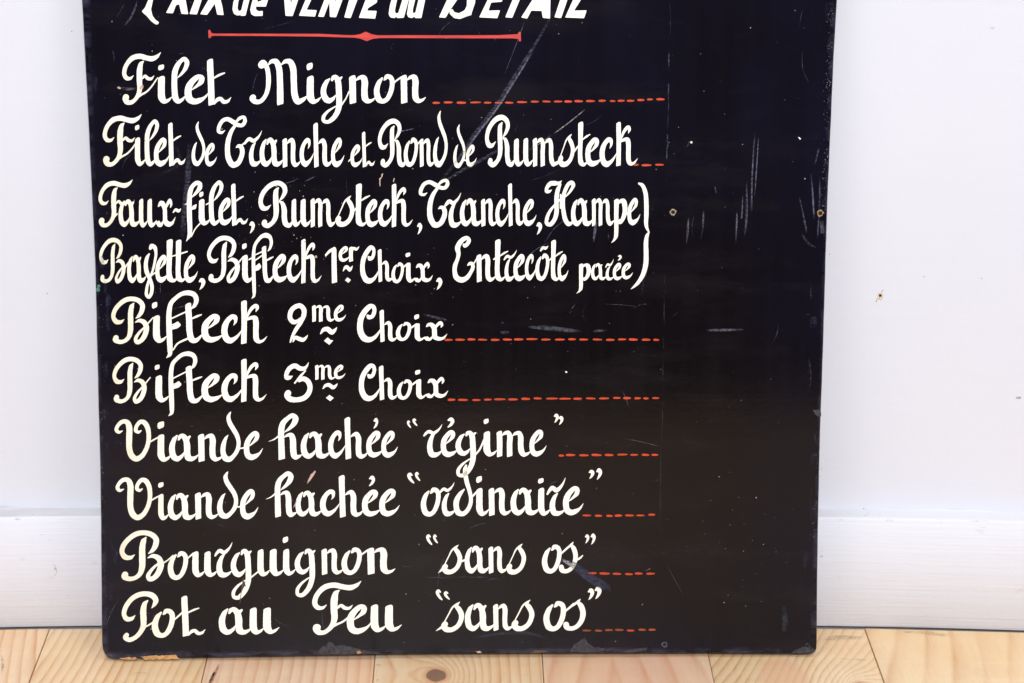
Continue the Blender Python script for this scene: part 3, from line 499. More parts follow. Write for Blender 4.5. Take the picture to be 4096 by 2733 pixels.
def mat_letters():
    t = NT('cream_sign_paint'); c = t.co()
    x = t.new('ShaderNodeSeparateXYZ', {0: c}).outputs[0]
    n = t.noise(c, 30, 5, .65); fine = t.noise(c, 260, 3, .6)
    left = t.ramp(t.math('ADD', x, .32), [(.03, 1.0), (.095, 0.0)])     # handled, yellowed strip by the left edge
    m = t.math('MULTIPLY', left, t.ramp(n, [(.38, .25), (.62, 1.0)]))
    m = t.math('MAXIMUM', m, t.math('MULTIPLY', t.ramp(n, [(.66, 0), (.78, 1)]), .35))
    col = t.mix(m, (.93, .912, .80), (.74, .67, .51))
    col = t.mix(t.ramp(fine, [(.73, 0), (.78, .5)]), col, (.45, .34, .20))
    t.set(Base_Color=col, Roughness=.45, Specular_IOR_Level=.35)
    t.bump(t.noise(t.mp(c, (150, 150, 500)), 1, 2, .5), .08, .0003)
    return t.m
def mat_red(name, a, b):
    t = NT(name); c = t.co()
    n = t.noise(t.mp(c, (40, 40, 240)), 1, 4, .7)
    col = t.mix(t.ramp(n, [(.40, 0), (.62, 1)]), a, b)
    t.set(Base_Color=col, Roughness=.45, Specular_IOR_Level=.35); return t.m
def mat_scuff(name, col, dens, scale=(60, 60, 900), rot=0.0, lo=.38, hi=.62, rough=.6):
    t = NT(name); c = t.co()
    f = t.new('ShaderNodeAttribute', attribute_name='cover').outputs['Fac']
    n = t.noise(t.mp(c, scale, rot=(0, rot, 0)), 1, 4, .7); g = t.noise(c, 420, 3, .7)
    a = t.math('MULTIPLY', t.ramp(n, [(lo, 0), (hi, 1)]), t.ramp(g, [(.36, .15), (.60, 1)]))
    a = t.math('MULTIPLY', t.math('MULTIPLY', a, f), dens)
    t.set(Base_Color=col, Roughness=rough, Specular_IOR_Level=.3); t.alpha(a); return t.m
def mat_plain(name, col, rough=.6, var=.25, scale=200):
    t = NT(name); c = t.co(); n = t.noise(c, scale, 5, .75)
    t.set(Base_Color=t.mix(t.ramp(n, [(.36, 0), (.64, 1)]), tuple(v*(1-var) for v in col), tuple(min(1, v*(1+var)) for v in col)), Roughness=rough)
    t.bump(n, .4, .0006); return t.m
def mat_wall():
    t = NT('white_wall_paint'); c = t.co()
    v = t.noise(t.mp(c, (55, 55, 3)), 1, 4, .6); h = t.noise(t.mp(c, (5, 5, 160)), 1, 4, .6); l = t.noise(c, 2.6, 3, .5)
    g = t.noise(c, 60, 4, .6)
    col = t.mix(t.ramp(l, [(.35, 0), (.65, 1)]), (.655, .680, .758), (.675, .700, .775))
    col = t.mix(t.math('MULTIPLY', t.ramp(t.noise(c, 7, 5, .7), [(.62, 0), (.8, 1)]), .35), col, (.70, .69, .68))
    col = t.mix(t.ramp(t.noise(c, 170, 2, .5), [(.80, 0), (.84, .4)]), col, (.45, .42, .36))
    t.set(Base_Color=col, Roughness=.55, Specular_IOR_Level=.3)
    t.bump(t.math('ADD', t.math('ADD', t.math('MULTIPLY', v, .4), t.math('MULTIPLY', h, .5)), t.math('MULTIPLY', g, .7)), .30, .0012)
    return t.m
def mat_skirt():
    t = NT('white_skirting_paint'); c = t.co()
    h = t.noise(t.mp(c, (4, 4, 210), rot=(0, .02, 0)), 1, 5, .65); h2 = t.noise(t.mp(c, (14, 14, 520)), 1, 3, .6); g = t.noise(c, 90, 4, .6)
    col = t.mix(t.ramp(t.noise(c, 5, 4, .6), [(.35, 0), (.65, 1)]), (.675, .703, .785), (.700, .726, .803))
    col = t.mix(t.math('MULTIPLY', t.ramp(h, [(.58, 0), (.72, 1)]), .14), col, (.66, .65, .63))
    wear = t.math('MULTIPLY', t.ramp(t.noise(t.mp(c, (22, 22, 60)), 1, 5, .75), [(.64, 0), (.74, 1)]), .55)
    col = t.mix(wear, col, (.58, .55, .48))
    t.set(Base_Color=col, Roughness=.5, Specular_IOR_Level=.35)
    t.bump(t.math('ADD', t.math('ADD', t.math('MULTIPLY', h, 1.0), t.math('MULTIPLY', h2, .5)), t.math('MULTIPLY', g, .5)), .30, .0012)
    return t.m
def mat_pine(i, cx, seed, knots, pink, wav, dens, shift=0.0, bold=1.05):
    """flat-sawn pine: growth lines are contours of a stretched height field, bent round the knots"""
    t = NT('pine_%d' % i); c = t.co()
    s = t.new('ShaderNodeSeparateXYZ', {0: c}).outputs
    X, Y = s[0], s[1]
    off = seed*3.17
    n1 = t.noise(t.mp(c, (6, 1.5, 3), loc=(off, off*.7, 0)), 1, 2, .45)
    n2 = t.noise(t.mp(c, (40, 6, 3), loc=(off, -off, 0)), 1, 3, .5)
    # cathedral arch: parabola of distance from the heart line
    dx = t.math('SUBTRACT', X, cx)
    fld = t.math('ADD', t.math('MULTIPLY', t.math('ABSOLUTE', dx), 1.0), t.math('MULTIPLY', t.math('SUBTRACT', n1, .5), wav))
    fld = t.math('ADD', fld, t.math('MULTIPLY', t.math('SUBTRACT', n2, .5), .007))
    fld = t.math('ADD', fld, t.math('MULTIPLY', Y, shift))
    kmask = None
    for (kx, ky, kr) in knots:
        ex = t.math('DIVIDE', t.math('SUBTRACT', X, kx), kr); ey = t.math('DIVIDE', t.math('SUBTRACT', Y, ky), kr*1.5)
        d2 = t.math('ADD', t.math('MULTIPLY', ex, ex), t.math('MULTIPLY', ey, ey))
        d2 = t.math('ADD', d2, t.math('MULTIPLY', t.math('SUBTRACT', t.noise(c, 70, 3, .6), .5), .9))
        fld = t.math('ADD', fld, t.math('MULTIPLY', t.math('DIVIDE', 1.0, t.math('ADD', t.math('MULTIPLY', t.math('ABSOLUTE', d2), .16), .9)), -.050))
        k = t.ramp(d2, [(0.0, 1.0), (.75, 1.0), (1.0, 0.0)])
        kmask = k if kmask is None else t.math('MAXIMUM', kmask, k)
    ph = t.math('FRACT', t.math('MULTIPLY', fld, dens))
    line = t.ramp(ph, [(0.0, 0.0), (.40, .06), (.70, .45), (.88, 1.0), (.97, .30)])
    line = t.math('MULTIPLY', line, t.ramp(t.noise(t.mp(c, (16, 3, 1), loc=(off, 0, 0)), 1, 3, .6), [(.30, .25), (.62, 1.0)]))
    line = t.math('MULTIPLY', t.math('MULTIPLY', line, t.ramp(t.noise(t.mp(c, (260, 7, 3), loc=(off, 0, 0)), 1, 4, .7), [(.3, .45), (.65, 1.0)])), bold)
    fib = t.noise(t.mp(c, (900, 22, 20)), 1, 3, .7)
    blo = t.noise(t.mp(c, (10, 5, 3), loc=(0, off, 0)), 1, 4, .6)
    pale = tuple(a*(1-pink)+b*pink for a, b in zip((.865, .680, .430), (.860, .618, .450)))
    late = tuple(a*(1-pink)+b*pink for a, b in zip((.60, .275, .090), (.65, .285, .150)))
    col = t.mix(t.ramp(blo, [(.35, 0), (.68, .9)]), pale, tuple(v*k for v, k in zip(pale, (.97, .84, .68))))
    cl = t.noise(t.mp(c, (24, 9, 3), loc=(off, 2, 0)), 1, 5, .65)
    col = t.mix(t.math('MULTIPLY', t.ramp(cl, [(.48, 0), (.70, 1)]), .35), col, (.62, .40, .22))
    col = t.mix(t.math('MULTIPLY', t.ramp(t.noise(t.mp(c, (6, 60, 3), loc=(off, 5, 0)), 1, 4, .6), [(.50, 0), (.72, 1)]), .16), col, (.93, .83, .68))
    col = t.mix(line, col, late)
    col = t.mix(t.math('MULTIPLY', t.ramp(fib, [(.48, 0), (.72, 1)]), .30), col, tuple(v*.72 for v in pale))
    if kmask is not None:
        ring = t.math('FRACT', t.math('MULTIPLY', t.math('POWER', t.math('ABSOLUTE', d2), .5), 5.0))
        kc = t.mix(ring, (.11, .050, .030), (.36, .19, .10))
        halo = t.ramp(t.math('MULTIPLY', d2, .4), [(0.0, 1.0), (.4, .8), (1.0, 0.0)])
        col = t.mix(t.math('MULTIPLY', halo, .7), col, (.55, .22, .10))
        col = t.mix(kmask, col, kc)
    if i == 13 or i == 12:                            # reddish heartwood lens
        px_, py_ = (on_floor(3130, 2710) if i == 13 else on_floor(2560, 2650)); e1 = t.math('DIVIDE', t.math('SUBTRACT', X, px_), .022 if i == 13 else .045); e2 = t.math('DIVIDE', t.math('SUBTRACT', Y, py_), .045 if i == 13 else .12)
        hd = t.math('ADD', t.math('ADD', t.math('MULTIPLY', e1, e1), t.math('MULTIPLY', e2, e2)), t.math('MULTIPLY', t.math('SUBTRACT', n1, .5), 1.2))
        col = t.mix(t.math('MULTIPLY', t.ramp(hd, [(.0, 1), (.55, .9), (1.0, 0)]), .50 if i == 13 else .38), col, (.80, .42, .26))
    # grime: short dark cross smears and specks
    sm = t.math('MULTIPLY', t.ramp(t.noise(t.mp(c, (22, 130, 1), loc=(off, 3, 0)), 1, 4, .7), [(.68, 0), (.78, 1)]), .35)
    col = t.mix(sm, col, (.26, .20, .17))
    sp = t.ramp(t.noise(t.mp(c, (1, 2.2, 1), loc=(off, 1, 0)), 170, 2, .5), [(.78, 0), (.82, .7)])
    col = t.mix(sp, col, (.09, .06, .04))
    t.set(Base_Color=col, Roughness=t.ramp(fib, [(.3, .30), (.7, .45)]), Specular_IOR_Level=.45)
    t.bump(t.math('SUBTRACT', fib, t.math('MULTIPLY', line, .5)), .12, .0005)
    return t.m
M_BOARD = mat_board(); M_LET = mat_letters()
M_RED = mat_red('orange_red_paint', (.62, .060, .015), (.47, .052, .012))
M_RED2 = mat_red('faded_orange_paint', (.42, .07, .020), (.20, .050, .012))
M_RULE = mat_red('rose_red_paint', (.62, .050, .040), (.46, .036, .030))
# ------------------------------------------------------------------ floor
floor = link('floor', (lambda bm: (bmesh.ops.create_grid(bm, x_segments=1, y_segments=1, size=1.0, matrix=Matrix.Translation((0, -.15, -.0215)) @ Matrix.Diagonal((2.6, 1.25, 1, 1))), bm_mesh(bm, 'floor'))[1])(bmesh.new()), mat_plain('subfloor_boards', (.14, .085, .05)))
floor['kind'] = 'structure'
def bow(x):
    """the old wall is not quite straight"""
    pts = [(-.80, .030), (-.60, .0465), (-.3957, .0592), (-.3108, .0638), (-.01, .0672), (.308, .0688), (.40, .0655), (.486, .0597), (.70, .044), (.9, .027)]
    if x <= pts[0][0]: return pts[0][1]
    for (a, b), (c, d) in zip(pts, pts[1:]):
        if x <= c: return b+(d-b)*(x-a)/(c-a)
    return pts[-1][1]
def smooth_bow(x): return (bow(x-.05)+bow(x)*2+bow(x+.05))/4
PW = 0.1405
SEAM0 = -0.3534
def plank_mesh(i, x0, x1):
    bm = bmesh.new()
    y0, th, ch = -1.4, .021, .0005
    g = .0003
    prof = [(x0+g, -th), (x1-g, -th), (x1-g, -ch), (x1-g-ch, 0), (x0+g+ch, 0), (x0+g, -ch)]
    a = [bm.verts.new((x, y0, z)) for x, z in prof]; b = [bm.verts.new((x, smooth_bow(x)-(.0026 if x < 0 else .0018), z)) for x, z in prof]
    bm.faces.new(list(reversed(a))); bm.faces.new(b)
    for k in range(6): bm.faces.new((a[k], a[(k+1) % 6], b[(k+1) % 6], b[k]))
    bmesh.ops.recalc_face_normals(bm, faces=bm.faces)
    return bm_mesh(bm, 'plank')
kx, ky = on_floor(1745, 2702)
k2x, k2y = on_floor(860, 2712)
k3x, k3y = on_floor(3445, 2745)
S = lambda k, f: SEAM0+(k-1+f)*PW               # place across plank k
PLANKS = {0: (S(0,-.5), 1, [], .35, .020, 95, .10), 1: (S(1,1.7), 2, [], .15, .030, 120, .12), 2: (S(2,-1), 3, [], .80, .018, 105, .0),
 3: (S(3,-.6), 4, [(kx, ky, .0085)], .30, .020, 105, .0), 4: (S(4,.42), 5, [], .85, .050, 40, .12, 1.0), 5: (S(5,1.5), 6, [(k3x, k3y, .006)], .10, .045, 112, .40, 1.05),
 6: (S(6,1.3), 7, [], .0, .13, 40, .10, .75)}
# seam 0 of the list is the seam at SEAM0 - one plank
for i in range(-7, 15):
    x0 = SEAM0+(i-1)*PW; x1 = x0+PW
    key = i if i in PLANKS else None
    if key is None:
        r = random.Random(i*13+5); spec = (x0+r.uniform(.01, .13), 20+i, [], r.random()*.6, .03, r.uniform(80, 120), r.uniform(-.2, .2))
    else: spec = PLANKS[i]
    cx, seed, kn, pink, wav, dens, sh = spec[:7]
    o = link('plank', plank_mesh(i, x0, x1), mat_pine(i+8, cx, seed, kn, pink, wav, dens, sh, *spec[7:]), floor)
    if i in PLANKS: o.location.z = -.0004*(i % 3)
# ------------------------------------------------------- wall and skirting
XS = [-2.6, -1.6, -1.0]+[-.8+.04*k for k in range(43)]+[1.1, 1.6, 2.6]
_, ZT = on_wall(200, 2069, smooth_bow(-.36))
LEDGE = .017
ZL = ZT
for _k in range(20):                              # ledge height that puts its back edge on the traced line
    p = on_wall(200, 2028, smooth_bow(-.36)+LEDGE); ZL = p[1]
def profile_mesh(prof, name, xs=XS):
    """prof: list of (dy, z) swept along the bowed wall line"""
    bm = bmesh.new(); rows = []
    for x in xs:
        b = smooth_bow(x); rows.append([bm.verts.new((x, b+dy, z)) for dy, z in prof])
    for r0, r1 in zip(rows, rows[1:]):
        for k in range(len(prof)-1): bm.faces.new((r0[k], r1[k], r1[k+1], r0[k+1]))
    return bm_mesh(bm, name)
M_SK = mat_skirt()
sk = bpy.data.objects.new('skirting_board', None); COL.objects.link(sk); sk.location = (0, .066, 0)
sk['label'] = 'white painted wooden skirting board along the foot of the wall'; sk['category'] = 'skirting board'
G0 = .0005
o = link('face_board', profile_mesh([(LEDGE, G0), (.001, G0), (0, G0+.001), (0, ZT-.0016), (.0006, ZT-.0005), (.0018, ZT)], 'face_board'), M_SK, sk, True)
o.location = (0, -.066, 0)
def mat_ledge():
    t = NT('dusty_ledge_paint'); c = t.co()
    x = t.new('ShaderNodeSeparateXYZ', {0: c}).outputs[0]
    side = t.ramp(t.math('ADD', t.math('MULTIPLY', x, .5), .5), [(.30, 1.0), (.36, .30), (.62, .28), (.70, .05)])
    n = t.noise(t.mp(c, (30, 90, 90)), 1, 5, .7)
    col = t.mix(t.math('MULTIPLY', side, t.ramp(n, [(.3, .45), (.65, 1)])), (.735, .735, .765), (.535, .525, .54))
    col = t.mix(t.ramp(t.noise(c, 210, 2, .6), [(.72, 0), (.77, .6)]), col, (.20, .18, .15))
    t.set(Base_Color=col, Roughness=.6); t.bump(n, .3, .001); return t.m
M_LEDGE = mat_ledge()
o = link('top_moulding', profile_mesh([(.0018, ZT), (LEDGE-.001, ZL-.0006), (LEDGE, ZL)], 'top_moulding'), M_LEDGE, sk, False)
o.location = (0, -.066, 0)
M_WALL = mat_wall()
def wall_mesh():
    bm = bmesh.new(); zs = [-.02+.0, ZL-.01]+[ZL+.05*k for k in range(1, 24)]+[1.8, 2.4, 3.0]; rows = []
    for x in XS:
        b = smooth_bow(x)+LEDGE-.0012
        r = []
        for z in zs:
            # shallow vertical swells in the boarding behind the paint
            s = .0022*math.exp(-((x+.395)/.018)**2)-.0016*math.exp(-((x+.455)/.03)**2)+.0018*math.exp(-((x-.425)/.03)**2)
            r.append(bm.verts.new((x, b+s+.0008*noise.noise(Vector((x*5, z*3, 1.3))), z)))
        rows.append(r)
    for r0, r1 in zip(rows, rows[1:]):
        for k in range(len(zs)-1): bm.faces.new((r0[k], r1[k], r1[k+1], r0[k+1]))
    return bm_mesh(bm, 'wall')
XS_SAVE = XS
XS = [-2.6, -1.6, -1.0]+[-.8+.01*k for k in range(171)]+[1.1, 1.6, 2.6]
wall = link('wall', wall_mesh(), M_WALL, None, True); wall['kind'] = 'structure'
XS = XS_SAVE
# ---------------------------------------------------------------- the board
board = bpy.data.objects.new('price_board', None); COL.objects.link(board); board.matrix_world = BMAT
board['label'] = 'black painted butcher price board with cream handwritten French meat names, leaning on the white wall'
board['category'] = 'sign board'
TH = .018
HB = .715
EDGE_L = [(326,0),(345.5,357),(361,670),(379,1053),(387,1393),(395,1700),(400,1900),(403,2150),(405,2350),(406,2500),(407,2574),(410,2600),(418,2620),(432,2634),(452,2640)]
EDGE_B = [(540,2640),(620,2638),(709,2636),(821,2634),(962,2630),(1150,2627),(1340,2624),(1501,2621),(1800,2618),(2166,2616),(2500,2616),(2827,2616),(3080,2619),(3212,2621),(3246,2619),(3262,2610),(3268,2596)]
EDGE_R = [(3269,2560),(3270,2400),(3273,2150),(3278,1900),(3285,1650),(3294,1400),(3304,1040),(3312,800),(3329,400),(3336,238),(3350,0)]
def outline():
    pts = [on_board(u, v) for u, v in EDGE_L+EDGE_B+EDGE_R]
    out = []
    for k, (a, b) in enumerate(zip(pts, pts[1:])):
        out.append(a)
        d = math.hypot(b[0]-a[0], b[1]-a[1]); n = int(d/.012)
        for j in range(1, n):
            f = j/n; w_ = .00022*noise.noise(Vector((k*3.1, j*1.7, 0)))
            out.append((a[0]+(b[0]-a[0])*f+w_, a[1]+(b[1]-a[1])*f+(w_ if abs(a[1]-b[1]) < .01 else 0)))
    out.append(pts[-1])
    x1 = out[-1][0]+.0035; x0 = out[0][0]-.0035
    return out+[(x1, HB-.006), (x1-.006, HB), (x0+.006, HB), (x0, HB-.006)]
def board_mesh():
    bm = bmesh.new(); P = outline()
    # rounded arris: rings from the back, round the edge, to the face
    cx = sum(p[0] for p in P)/len(P)
    n = len(P); nor = []
    for i in range(n):
        a, b = P[i-1], P[(i+1) % n]; dx, dy = b[0]-a[0], b[1]-a[1]; m_ = math.hypot(dx, dy) or 1
        nor.append((dy/m_, -dx/m_))
    # make the normals point outward
    area_ = sum(P[i][0]*P[(i+1) % n][1]-P[(i+1) % n][0]*P[i][1] for i in range(n))
    s = 1 if area_ > 0 else -1
    r = .0024
    rings = []
    for ins, y in [(.0015, TH), (0, TH-.0015), (0, r), (.12*r, .62*r), (.38*r, .28*r), (.75*r, .07*r), (1.15*r, 0)]:
        rings.append([bm.verts.new((p[0]-s*q[0]*ins, y, p[1]-s*q[1]*ins)) for p, q in zip(P, nor)])
    for a, b in zip(rings, rings[1:]):
        for i in range(n): bm.faces.new((a[i], a[(i+1) % n], b[(i+1) % n], b[i]))
    bm.faces.new(rings[0]); bm.faces.new(rings[-1])
    bmesh.ops.recalc_face_normals(bm, faces=bm.faces)
    return bm_mesh(bm, 'panel')
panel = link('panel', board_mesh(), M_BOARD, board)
for p in panel.data.polygons: p.use_smooth = len(p.vertices) == 4
# ------------------------------------------------------- paint on the board
def paint_mesh(faces, name, lift=.00016):
    """union of the traced patches, a thin raised film of paint"""
    vs, fs, tris = [], [], []
    signed = lambda f: sum(f[i][0]*f[(i+1) % len(f)][1]-f[(i+1) % len(f)][0]*f[i][1] for i in range(len(f)))/2
    for f in faces:
        for t_ in ([(f[0], f[1], f[2]), (f[0], f[2], f[3])] if len(f) == 4 else [f]):
            if abs(signed(t_)) > .01: tris.append(list(t_) if signed(t_) > 0 else list(t_)[::-1])
    for f in tris:
        k = len(vs); vs += [Vector(p) for p in f]; fs.append(list(range(k, k+len(f))))
    V, E, F, _a, _b, _c = geometry.delaunay_2d_cdt(vs, [], fs, 0, 0.02)
    bins = {}                                        # which strokes lie near a point
    for f in tris:
        xs, ys = [p[0] for p in f], [p[1] for p in f]
        for i in range(int(min(xs)//12), int(max(xs)//12)+1):
            for j in range(int(min(ys)//12), int(max(ys)//12)+1): bins.setdefault((i, j), []).append(f)
    def covered(x, y):
        for f in bins.get((int(x//12), int(y//12)), ()):
            ins = False; a = f[-1]
            for b in f:
                if (a[1] > y) != (b[1] > y) and x < a[0]+(b[0]-a[0])*(y-a[1])/(b[1]-a[1]): ins = not ins
                a = b
            if ins: return True
        return False
    bm = bmesh.new()
    bv = []
    for p in V:
        x, z = on_board(p[0], p[1]); bv.append(bm.verts.new((x, -lift, z)))
    for f in F:
        if not covered(sum(V[i][0] for i in f)/len(f), sum(V[i][1] for i in f)/len(f)): continue                         # a counter left open inside a letter
        try: bm.faces.new([bv[i] for i in f])
        except ValueError: pass
    be = [e for e in bm.edges if len(e.link_faces) == 1]
    dn = {}
    for e in be:
        for v in e.verts:
            if v not in dn: dn[v] = bm.verts.new((v.co.x, .0001, v.co.z))
    for e in be:
        a, b = e.verts; bm.faces.new((a, b, dn[b], dn[a]))
    for v in [v for v in bm.verts if not v.link_faces]: bm.verts.remove(v)
    bmesh.ops.recalc_face_normals(bm, faces=bm.faces)
    return bm_mesh(bm, name)
def smooth_poly(p, it=1):
    """round the corners of a traced outline slightly"""
    for _i in range(it):
        q = []
        for a, b in zip(p, p[1:]+p[:1]):
            d = math.hypot(b[0]-a[0], b[1]-a[1]); f = min(.25, 2.2/max(d, .1))
            q += [(a[0]+(b[0]-a[0])*f, a[1]+(b[1]-a[1])*f), (b[0]-(b[0]-a[0])*f, b[1]-(b[1]-a[1])*f)]
        p = q
    return p
brush = random.Random(3)
SAY = {'Entrecote': 'Entrecôte', 'paree': 'parée', 'hachee': 'hachée', 'regime': 'régime'}
for li, line in enumerate(LINES):
    for text, runs in line:
        faces = []
        for run in runs: faces += run_faces(run, brush)
        if text == '"': nm = 'quotation_mark'
        elif text == '}': nm = 'curly_bracket'
        else: nm = 'painted_word'
        o = link(nm, paint_mesh(faces, nm), M_LET, board)
        if nm == 'painted_word': o['label'] = 'cream brush script reading ' + SAY.get(text, text)
for text, g, polys in TITLE:
    ox, oy, sc = GRID[g]
    faces = [smooth_poly([(ox+x/sc, oy+y/sc) for x, y in p]) for p in polys]
    o = link('heading_word', paint_mesh(faces, 'heading_word'), M_LET, board)
g, polys = RULE; ox, oy, sc = GRID[g]
link('red_rule', paint_mesh([smooth_poly([(ox+x/sc, oy+y/sc) for x, y in p]) for p in polys], 'red_rule'), M_RULE, board)
for li, (g, ds) in enumerate(DASHES):
    ox, oy, sc = GRID[g]
    for a, b, y in ds:
        x0, x1, y0 = ox+a/sc, ox+b/sc, oy+y/sc
        h = 4.3+brush.uniform(-.6, .6)
        t = brush.uniform(-1.2, 1.2)
        top = [(x0+f*(x1-x0), y0-t*(f-.5)-h*(.55+.45*math.sin(math.pi*min(1, f*1.1+.05)))*(1.0 if .02 < f < .98 else .5)) for f in (0, .08, .25, .5, .75, .92, 1)]
        bot = [(x0+f*(x1-x0), y0-t*(f-.5)+h*(.55+.45*math.sin(math.pi*min(1, f*.9+.1)))*(1.0 if .02 < f < .98 else .5)) for f in (1, .92, .75, .5, .25, .08, 0)]
        faded = li == 7 and brush.random() < .8 or li == 6 and brush.random() < .25 or li in (1,) and a < 2050
        link('leader_dash', paint_mesh([top+bot], 'leader_dash'), M_RED2 if faded else M_RED, board)
# --------------------------------------------------------- wear on the board
LIFT = [.00030]
def scuff(name, pts, mat, parent=None, place=None, n=9, lift=None):
    """soft-edged rub mark following a traced path (x, y, width)"""
    parent = parent or board
    place = place or (lambda u, v, d: (lambda q: (q[0], -d, q[1]))(on_board(u, v)))
    s = spline([(x, y, w_) for x, y, w_ in pts], 12)
    if lift is None: LIFT[0] += .000004; lift = LIFT[0]
    me = bpy.data.meshes.new(name); V, Fc, cov = [], [], []
    m_ = len(s); cols = [(-.5, 0), (-.3, .9), (0, 1), (.3, .9), (.5, 0)]
    for i, (x, y, w_) in enumerate(s):
        a = s[max(0, i-1)]; b = s[min(m_-1, i+1)]; dx, dy = b[0]-a[0], b[1]-a[1]; L = math.hypot(dx, dy) or 1
        end = min(1, min(i, m_-1-i)/max(1, .18*m_))
        for f, c_ in cols:
            V.append(place(x-dy/L*w_*f, y+dx/L*w_*f, lift)); cov.append(c_*end)
    for i in range(m_-1):
        for k in range(4): q = i*5+k; Fc.append((q, q+1, q+6, q+5))
    me.from_pydata(V, [], Fc)
    at = me.attributes.new('cover', 'FLOAT', 'POINT'); at.data.foreach_set('value', cov)
    return link(name, me, mat, parent)
GB = (.100, .106, .160)
S_GREY = lambda r, lo=.38, hi=.62, d=.75: mat_scuff('grey_blue_rub', GB, d, (45, 45, 1100), r, lo, hi)
# angle of the mapping: streaks run along local X of the rotated frame; r turns them to the path
def ang(p, q):
    a, b = on_board(*p), on_board(*q); return math.atan2(b[1]-a[1], b[0]-a[0])
def rub(name, pts, lo=.38, hi=.62, d=.75, col=GB, st=1100):
    r = ang(pts[0][:2], pts[-1][:2])
    m_ = mat_scuff('rub_paint', col, d, (45, 45, st), r, lo, hi)
    return scuff(name, pts, m_)
rub('scuff', [(2224,25,9),(2180,110,11),(2138,182,14),(2090,258,19),(2043,333,20),(1990,420,24),(1942,485,24),(1896,545,24),(1857,607,20),(1818,657,17),(1782,700,15),(1750,738,10)], .38, .60, .72)
rub('scuff', [(2135,200,5),(2092,270,7),(2045,345,8),(1995,425,7),(1945,490,8),(1895,556,7),(1850,622,6)], .30, .5, .9, (.20,.21,.30))
rub('scuff', [(2010,590,10),(1950,625,14),(1900,655,16),(1850,680,14),(1795,715,10),(1765,728,8)], .38, .6, .7)
rub('scratch', [(2340,438,3),(2280,487,4),(2213,537,5)], .20, .5, 1.0, (.45,.42,.40), 300)
rub('scratch', [(2205,540,2.5),(2150,580,4),(2110,603,2.5)], .20, .5, .8, (.30,.28,.32), 300)
rub('scuff', [(549,0,4),(540,35,9),(520,75,10),(495,107,5)], .30, .5, .7)
rub('scratch', [(500,12,3),(478,50,3),(462,78,3)], .3, .6, .4)
rub('scratch', [(2103,72,2.5),(2090,110,2.5),(2060,190,2.5),(2016,303,2)], .2, .5, .45, (.25,.25,.32))
rub('scratch', [(1805,85,2),(1770,115,2),(1755,140,2)], .2, .5, .4, (.25,.25,.32))
def dash_fold(pts, d): return scuff('crease', pts, mat_scuff('crease_dust', GB, d, (400, 400, 55), 0, .48, .62))
dash_fold([(2679,0,7),(2680,90,8),(2676,180,9),(2675,240,6),(2674,330,5),(2673,420,7),(2670,540,6),(2664,700,5),(2660,820,4)], .85)
dash_fold([(2660,1050,4),(2657,1180,5),(2656,1300,9),(2654,1400,5),(2652,1500,6),(2650,1640,6),(2646,1750,4),(2644,1850,6),(2642,1950,4),(2641,2040,8),(2640,2140,5)], .38)
for p, d in [([(3020,525,5),(3009,690,7),(3005,850,8)], .9), ([(3034,545,4),(3025,690,5),(3018,790,4)], .8), ([(2986,720,5),(2987,800,8),(2985,885,9),(2978,950,5)], .8),
             ([(2971,780,4),(2966,870,7),(2964,876,5)], .7), ([(2948,845,6),(2946,900,8),(2943,975,4)], .9), ([(2815,840,7),(2811,900,9),(2804,958,4)], .7),
             ([(2754,870,6),(2751,920,10),(2746,978,4)], .8), ([(3244,695,5),(3251,790,9),(3257,878,7)], .8), ([(3279,706,4),(3278,800,7),(3270,958,8)], .7),
             ([(3196,782,3),(3213,860,6),(3228,935,10)], .6), ([(2859,745,4),(2866,775,6)], .7), ([(3276,590,10),(3268,625,8),(3258,660,4)], .6),
             ([(3206,935,10),(3235,975,12),(3266,990,8)], .35), ([(3285,880,18),(3288,930,18),(3284,935,10)], .45)]:
    scuff('scratch', p, mat_scuff('scratch_dust', (.16,.17,.25), d, (900, 900, 40), .03, .36, .56))
rub('scuff', [(2105,1308,10),(2190,1312,22),(2265,1320,20),(2330,1325,8)], .26, .5, .62, (.11,.12,.165))
rub('scuff', [(2370,1326,8),(2395,1323,12),(2428,1322,5)], .26, .5, .6, (.11,.12,.165))
rub('scuff', [(1690,1257,6),(1727,1266,12),(1790,1282,12)], .3, .5, .5)
rub('scuff', [(1998,1328,6),(2018,1329,14),(2040,1328,8)], .3, .5, .4)
rub('scuff', [(2000,1297,4),(2015,1288,8)], .3, .5, .5)
rub('scuff', [(2822,1321,10),(2900,1320,13),(2977,1318,5)], .2, .45, .7, (.12,.13,.18))
rub('scuff', [(2250,2240,12),(2295,2262,36),(2345,2300,44),(2400,2335,44),(2450,2360,26)], .22, .42, .75, (.050,.055,.100), 700)
rub('scuff', [(2245,2238,10),(2270,2250,18),(2300,2268,18)], .32, .5, .85, (.35,.36,.42), 700)
rub('crease', [(1662,2309,4),(1800,2310,7),(1950,2307,7),(2035,2309,3)], .46, .56, .6)
rub('crease', [(1250,2311,3),(1320,2314,6),(1400,2311,5),(1520,2313,3)], .45, .56, .5)
rub('scuff', [(1880,2555,6),(1990,2535,14),(2110,2532,16),(2200,2558,8)], .3, .55, .45, (.07,.075,.13))
rub('scuff', [(2385,880,10),(2380,920,13),(2374,970,8)], .25, .45, .9, (.10,.11,.17))
rub('scuff', [(2433,935,4),(2435,955,5)], .25, .45, .5)
rub('scuff', [(758,560,16),(752,700,28),(742,800,24),(732,930,26),(733,960,14)], .36, .66, .62)
rub('scuff', [(700,575,10),(720,650,18),(640,700,10)], .42, .7, .35)
rub('scratch', [(1580,528,2),(1617,523,4),(1658,514,3)], .25, .5, .8, (.3,.31,.42))
rub('scratch', [(1135,735,2),(1170,725,4),(1195,712,4)], .25, .5, .7, (.14,.15,.26))
